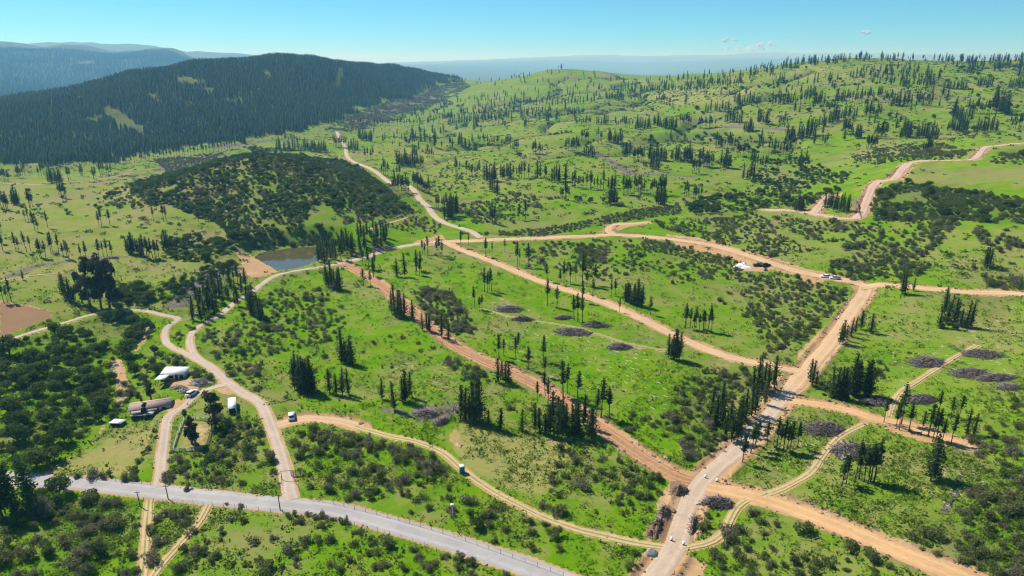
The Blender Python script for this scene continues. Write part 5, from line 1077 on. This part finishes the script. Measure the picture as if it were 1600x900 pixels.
# ---- heaps
def heap(px, py, wpx, hpx, rot, name, label, cat, mat, H=1.3, sticks=0, mat2=None, lump=.35, seed=0):
    """an irregular mound; brush piles are covered with cut branches"""
    a, b = pxm(px, py); x, y, z = at(px, py); ra = wpx / 2 / a * (1.1 if sticks else 1); rb = (.8 if sticks else 1) * max(.8, (hpx / 2 - H * .42 * a * .9) / b); rg = np.random.default_rng(int(px * 7 + py)); n, m = 22, 7; V = []; F = []
    cr, sr = math.cos(rot), math.sin(rot)
    def loc(u, v): X, Y = u * ra, v * rb; return X * cr - Y * sr, X * sr + Y * cr
    ph = rg.uniform(0, 6.28, 4)
    for j in range(m):
        q = 1 - j / (m - 1)
        for i in range(n):
            t = 2 * math.pi * i / n; w = 1 + lump * .5 * math.sin(3 * t + ph[0]) + lump * .4 * math.sin(5 * t + ph[1]); X, Y = loc(q * w * math.cos(t), q * w * math.sin(t))
            hh = H * (1 - q ** 1.8) * (1 + lump * rg.normal() * .6) if q < 1 else -.25; V.append((X, Y, hh + float(hgt(x + X, y + Y)) - z))
    for j in range(m - 1):
        for i in range(n): F.append((j * n + i, j * n + (i + 1) % n, (j + 1) * n + (i + 1) % n, (j + 1) * n + i))
    mats = [mat] + ([mat2] if mat2 else []); F3 = []
    if sticks:
        for k in range(sticks):
            t = rg.uniform(0, 6.28); q = math.sqrt(rg.random()) * (1.02 if rg.random() < .8 else 1.3); X, Y = loc(q * math.cos(t), q * math.sin(t)); hz = H * max(0.0, 1 - q ** 1.8) * rg.uniform(.8, 1.6) + float(hgt(x + X, y + Y)) - z + .05
            L = rg.uniform(.8, 2.4); al = rot + rg.normal(0, .9); dz = rg.normal(0, .3); d = np.array([math.cos(al), math.sin(al), dz]) * L; o = np.array([X, Y, hz]); s = np.cross(d, (0, 0, 1)); s = s / (np.linalg.norm(s) + 1e-6) * rg.uniform(.06, .13); i0 = len(V)
            V += [tuple(o - d / 2 - s), tuple(o - d / 2 + s), tuple(o + d / 2), tuple(o - d / 2 + (0, 0, .16))]; F3 += [(i0, i0 + 2, i0 + 3), (i0 + 1, i0 + 3, i0 + 2), (i0, i0 + 1, i0 + 2), (i0, i0 + 3, i0 + 1)]
    me = mesh_np(name, V, [F, F3] if F3 else [F], mats, False, np.r_[np.zeros(len(F)), (rg.random(len(F3)) < .55) * (1 if mat2 else 0)] if F3 else None)
    return tag(obj(name, me, None, (x, y, z)), label, cat)
BR = [(797,484,36,13,-.05,"oval brush pile just below the upper diagonal road"),(818,500,30,7,-.15,"thin low brush pile beside the faint field track"),(896,520,52,15,-.28,"longest brush pile in the green field"),(968,543,30,13,-.1,"small brush pile at the right end of the faint track"),(932,509,36,10,-.25,"brush pile between the faint track and diagonal road"),(881,497,22,8,0,"small brush pile left of three slim pines"),
      (1449,567,44,24,.2,"grey brush pile left of the faint track on the right field"),(1534,554,30,30,.9,"upright-looking grey brush pile right of the faint track end"),(1516,584,46,22,-.1,"broad dark brush pile on the right field"),(1556,592,44,15,-.25,"long dark brush pile trailing to the right"),(1578,606,22,14,-.4,"small dark brush pile at the tail of the long one"),
      (1440,625,38,21,0,"round purple-grey brush pile above the orange road"),(1372,628,36,22,.1,"brush pile in pine shade above the orange road"),(1288,671,54,30,.2,"big dark brush pile between orange road and gravel road"),(1333,706,56,36,.1,"pale grey brush pile behind the small pine stand"),(1122,789,40,20,-.2,"dark brush pile by the orange road at the crossing"),
      (700,330,11,26,.9,"slanting grey brush pile above the valley road"),(725,331,16,30,.8,"long grey brush pile on the slope above the dirt road"),(600,390,34,10,.1,"dark brush pile beside the road by the pond pines"),(668,648,34,14,-.3,"dark grey brush pile at the edge of the dry field"),(690,660,14,16,-.5,"scattered dark branches above the dry field")]
for (a, b, c, d, e, l) in BR:
    pale = "pale" in l; heap(a, b, c, d, e, "brush_pile", l, "brush pile", M_BRUSH2 if pale else M_BRUSH, 1.0 if c > 24 else .7, 800, M_BRUSH if pale else M_BRUSH2)
heap(1018, 864, 24, 18, 0, "gravel_heap", "smooth grey gravel heap beside the lower track end", "gravel heap", M_GRAVEL, 1.1, 0, None, .12)
heap(1160, 417, 18, 13, .3, "white_heap", "heap of white sacks and sheeting on the road pull-off", "heap", M_LIME, 1.5, 60, M_GREY, .6)
heap(314, 598, 28, 15, .1, "rubble_heap", "grey heap of planks and rubble right of the white shed", "rubble heap", M_STONE, 1.0, 160, M_BRUSH2, .5); heap(279, 606, 26, 6, -.25, "rubble_heap", "low line of scrap in front of the white shed", "rubble heap", M_STONE, .6, 90, M_BRUSH2, .4); heap(290, 612, 20, 9, -.2, "rubble_heap", "scrap heap beside the white car in the farmyard", "rubble heap", M_GREY, .9, 90, M_BRUSH, .5)
heap(718, 696, 12, 9, .3, "earth_heap", "small pale earth heap at the corner of the dry field", "earth heap", plain("pale_earth", (0.45, 0.31, 0.18), .95, .2), .5, 0, None, .5)
for (a, b, c, d, r, l) in ((1024,826,17,46,-.47,"dark eroded earth bank left of the gravel road"),(1036,802,13,32,-.47,"broken earth ridge beside the gravel road"),(1062,768,26,18,.2,"heap of dark turned earth at the road crossing"),(1083,822,6,42,-.40,"ridge of turned earth right of the gravel road"),(1338,320,7,30,-.35,"dark earth bank left of the pinkish road")):
    heap(a, b, c, d, r, "earth_bank", l, "earth bank", M_EARTH, 1.3, 70, M_STONE, .6)

def brush_line(pts, label, w=1.0, H=1.1):
    P = spline(pts, 2.0); x, y, z = unproj(P[:, 0], P[:, 1]); W = np.c_[x, y]; s = np.r_[0, np.cumsum(np.hypot(*np.diff(W, axis=0).T))]; n = int(s[-1] / .22); q = rng.uniform(0, s[-1], n); X = np.interp(q, s, x) + rng.normal(0, w * .45, n); Y = np.interp(q, s, y) + rng.normal(0, w * .45, n); Z = hgt(X, Y)
    V = []; F = []
    for k in range(n):
        o = np.array([X[k] - x[0], Y[k] - y[0], Z[k] - z[0] + rng.uniform(.0, H * .8)]); a = rng.uniform(0, 6.28); d = np.array([math.cos(a), math.sin(a), rng.normal(0, .6)]) * rng.uniform(.5, 1.2); sv = rng.normal(0, .14, 3); i0 = len(V)
        V += [tuple(o - d / 2), tuple(o - d / 3 + sv), tuple(o + d / 2), tuple(o - sv)]; F += [(i0, i0 + 1, i0 + 2), (i0, i0 + 2, i0 + 3)]
    tag(obj("brush_fence", mesh_np("brush_fence", V, [F], [M_BRUSHD]), None, (x[0], y[0], z[0])), label, "brush fence")
M_BRUSHD = plain("dark_cut_branches", (0.075, 0.062, 0.05), .95, .4, .8)
brush_line([(400,603),(430,587),(465,570),(490,556),(497,546),(488,541),(455,540)], "dark brushwood fence curving round the grassy hollow"); brush_line([(415,632),(445,627),(475,622),(499,615)], "short dark brushwood fence above the white car"); brush_line([(840,788),(860,775),(890,765),(905,757),(915,740),(920,725),(915,705),(910,694)], "dark brushwood line curving from the dry field corner", 1.3); brush_line([(75,738),(110,715),(150,690),(175,668),(190,655)], "grey brushwood along the upper edge of the yellowish paddock", 1.6, 1.5)

# ---- boulders in the stream bed and on the outcrop
def boulders(poly, n, smin, smax, where, gname):
    P = wpoly(poly); lo, hi = P.min(0), P.max(0); k = 0
    while k < n:
        q = rng.uniform(lo, hi)
        if not inpoly(q[0], q[1], P): continue
        s = rng.uniform(smin, smax); o = obj("boulder", ROCKS[k % 4], None, (q[0], q[1], float(hgt(*q)) - .1 * s), rng.uniform(0, 6.28)); o.scale = (s, s * rng.uniform(.6, 1), s * rng.uniform(.5, .8)); tag(o, f"pale grey boulder {where}", "boulder", gname); k += 1
def rockmesh(seed):
    rg = np.random.default_rng(seed); bm = bmesh.new(); bmesh.ops.create_icosphere(bm, subdivisions=1, radius=1)
    for v in bm.verts: v.co *= rg.uniform(.7, 1.2)
    me = bpy.data.meshes.new("boulder"); bm.to_mesh(me); bm.free(); me.materials.append(M_STONE); return me
ROCKS = [rockmesh(k) for k in range(4)]
boulders([(170,566),(180,562),(190,580),(196,606),(192,630),(184,632),(183,606),(174,585)], 40, .35, 1.1, "in the stony stream bed beside the ravine wood",  "boulders in the stream bed")
boulders([(226,525),(236,518),(240,512),(233,510),(224,518)], 14, .4, 1.0, "where the stream passes under the farm road", "boulders by the farm road stream")
boulders([(300,458),(318,445),(345,432),(362,422),(358,430),(335,445),(310,462)], 30, .5, 1.5, "in the rocky gully below the dam", "boulders in the gully below the dam")
boulders([(1105,326),(1125,322),(1142,323),(1140,330),(1112,332)], 18, .5, 1.6, "on the small outcrop above the sandy road", "boulders on the outcrop")

# ---- poplars and eucalyptus
def tree(name, form, px, py, s, label, cat="tree", sx=1.0):
    x, y, z = at(px, py); o = tag(empty(name, (x, y, z - .1), rng.uniform(0, 6.28)), label, cat); o.scale = (s * sx, s * sx, s); obj("trunk", form[0], o); obj("crown", form[1], o)
tree("poplar_tree", POP[0], 3, 806, .95, "tall poplar at the left edge, leftmost of three", sx=1.2); tree("poplar_tree", POP[1], 20, 800, .90, "tall poplar at the left edge, middle of three", sx=1.15); tree("poplar_tree", POP[0], 49, 796, .93, "tall columnar poplar standing right of its two neighbours", sx=1.15)
tree("eucalyptus_tree", EUC[0], 337, 668, .95, "big dark eucalyptus between the corral and white container"); tree("eucalyptus_tree", EUC[2], 306, 697, .85, "thin dark tree leaning inside the corral, right one"); tree("eucalyptus_tree", EUC[2], 300, 693, .95, "thin dark tree inside the corral, left one"); tree("eucalyptus_tree", EUC[2], 236, 625, .7, "sparse tree behind the long farmhouse"); tree("eucalyptus_tree", EUC[2], 228, 652, .6, "thin pale tree in front of the farmhouse")
for k, (px, py, s, l) in enumerate(((142,478,1.75,"leftmost tall dark eucalyptus of the grove"),(158,481,1.8,"second tall eucalyptus from the left in the grove"),(171,482,1.8,"third tall eucalyptus from the left in the grove"),(184,482,1.7,"rightmost tall dark eucalyptus of the grove"),(128,474,1.2,"shorter eucalyptus at the left foot of the grove"),(176,474,1.5,"eucalyptus at the back of the dark grove"))): tree("eucalyptus_tree", EUC[k % 2], px, py, s, l, sx=.72)

# ---- clods and stones thrown up along the graded roads
def clods():
    pts = []
    for name, kind, w, W, zp in ROADW:
        if kind not in ("main", "red", "orange", "sandy", "pink"): continue
        n = int(len(W) * 7); i = rng.integers(0, len(W) - 1, n); T = W[i + 1] - W[i]; T /= np.linalg.norm(T, axis=1)[:, None] + 1e-9; sd = rng.choice([-1, 1], n) * (w / 2 + rng.normal(.9, .8, n)); P = W[i] + T * rng.uniform(0, 2.5, (n, 1)) + np.c_[T[:, 1], -T[:, 0]] * sd[:, None]
        k = (fbm(P[:, 0] / 8, P[:, 1] / 8, 2) > -.1) & (road_dist(P[:, 0], P[:, 1]) > -.2); P = P[k]; z = hgt(P[:, 0], P[:, 1])
        pts += [(P[q, 0], P[q, 1], z[q], rng.uniform(.08, .42) * (1.0 if rng.random() < .93 else 1.8), 1.2, int(rng.integers(0, 3))) for q in range(len(P))]
    forms = []
    for k, m in enumerate((M_EARTH, plain("pale_clod", (0.40, 0.27, 0.16), .95, .3), M_EARTH)): me = ROCKS[k].copy(); me.materials.clear(); me.materials.append(m); forms.append(me)
    scatter_object("soil_clods", pts, forms, "clods and stones lying along the edges of the graded roads", "soil clods")
clods()

# ---- pale cut wood lying in the cleared fields
def debris():
    V = []; F = []
    for poly, n in (([(760,495),(1000,540),(1050,580),(1040,640),(960,640),(880,600),(800,560)], 260), ([(1170,660),(1240,640),(1330,700),(1260,750),(1180,740)], 60), ([(1440,740),(1540,720),(1530,790),(1460,800)], 60), ([(600,560),(700,560),(730,640),(640,640)], 80), ([(1380,520),(1560,500),(1590,600),(1400,600)], 80), ([(700,455),(800,470),(860,500),(760,480)], 60)):
        P = wpoly(poly); lo, hi = P.min(0), P.max(0); k = 0
        while k < n:
            q = rng.uniform(lo, hi)
            if not inpoly(q[0], q[1], P): continue
            L = rng.uniform(.4, 2.2); a = rng.uniform(0, 6.28); d = np.array([math.cos(a), math.sin(a)]) * L / 2; w = np.array([-d[1], d[0]]) / L * rng.uniform(.08, .2); z = float(hgt(*q)); i0 = len(V)
            V += [(*(q - d - w), z - .02), (*(q + d - w), z - .02), (*(q + d + w), z - .02), (*(q - d + w), z - .02), (*(q - d), z + .2), (*(q + d), z + .2)]; F += [(i0, i0 + 1, i0 + 5, i0 + 4), (i0 + 2, i0 + 3, i0 + 4, i0 + 5)]; k += 1
    tag(obj("wood_debris", mesh_np("wood_debris", V, [F], [plain("bleached_wood", (0.40, 0.38, 0.30), .9, .2)])), "bleached cut wood scattered over the cleared fields", "wood debris", kind="stuff")
debris()

# ---- small fair-weather clouds far beyond the haze
def cloud(px, py, w, h, n, label):
    az, s = ray(px, py); r = 62000.0; c = np.array([r * math.sin(az), r * math.cos(az), CAM_H + float(s) * r]); k = r / FPX; rg = np.random.default_rng(int(px)); C = []
    for i in range(n):                                      # puffs of loose drifting vapour
        t = rg.uniform(-1, 1); q = 1 - abs(t) ** 1.6; R = h * k * rg.uniform(.22, .45) * (.4 + .6 * q)
        C.append(rg.normal(0, .5, (110, 3)) * R + [t * w * k / 2, rg.uniform(-.3, .3) * w * k, rg.uniform(-.25, .35) * h * k * q])
    V, F = tufts(np.vstack(C), h * k * .16, rg); tag(obj("cloud", mesh_np("cloud", V, F, [M_CLOUD]), None, c), label, "cloud", kind="stuff")
def cloud_mat():
    m, nt, out = new_mat("cloud"); b = NB(nt); d = b.n("ShaderNodeBsdfDiffuse"); d.inputs[0].default_value = (.95, .95, .95, 1); t = b.n("ShaderNodeBsdfTranslucent"); t.inputs[0].default_value = (.95, .95, .95, 1); x = b.n("ShaderNodeMixShader"); x.inputs[0].default_value = .5
    b.link(d.outputs[0], x.inputs[1]); b.link(t.outputs[0], x.inputs[2]); b.link(x.outputs[0], out.inputs[0]); return m
M_CLOUD = cloud_mat()
cloud(1353, 51, 13, 7, 7, "tiny lone white cloud above the right hill"); cloud(1140, 63, 20, 8, 9, "small white cloud left of the pair above the hazy range"); cloud(1196, 70, 26, 9, 10, "small white cloud right of the pair above the hazy range"); cloud(1160, 77, 70, 8, 16, "low flat white cloud lying on the hazy mountains")
# ================================================================== haze
def haze():
    m, nt, out = new_mat("haze"); b = NB(nt); v = b.n("ShaderNodeVolumePrincipled")
    v.inputs["Color"].default_value = (0.21, 0.57, 1.0, 1); v.inputs["Density"].default_value = 0.000115; v.inputs["Anisotropy"].default_value = 0.2; v.inputs["Absorption Color"].default_value = (1, 1, 1, 1)
    b.link(v.outputs[0], out.inputs["Volume"])
    top = max(float(GZ.max()), CAM_H) + 30; bot = float(GZ.min()) - 1.0; h = 44000.0
    mb = MB().box((0, 0, (top + bot) / 2), (2 * h, 2 * h, top - bot))
    tag(mb.build("haze", m), "pale blue air haze over the valley", "haze", kind="stuff")
haze()
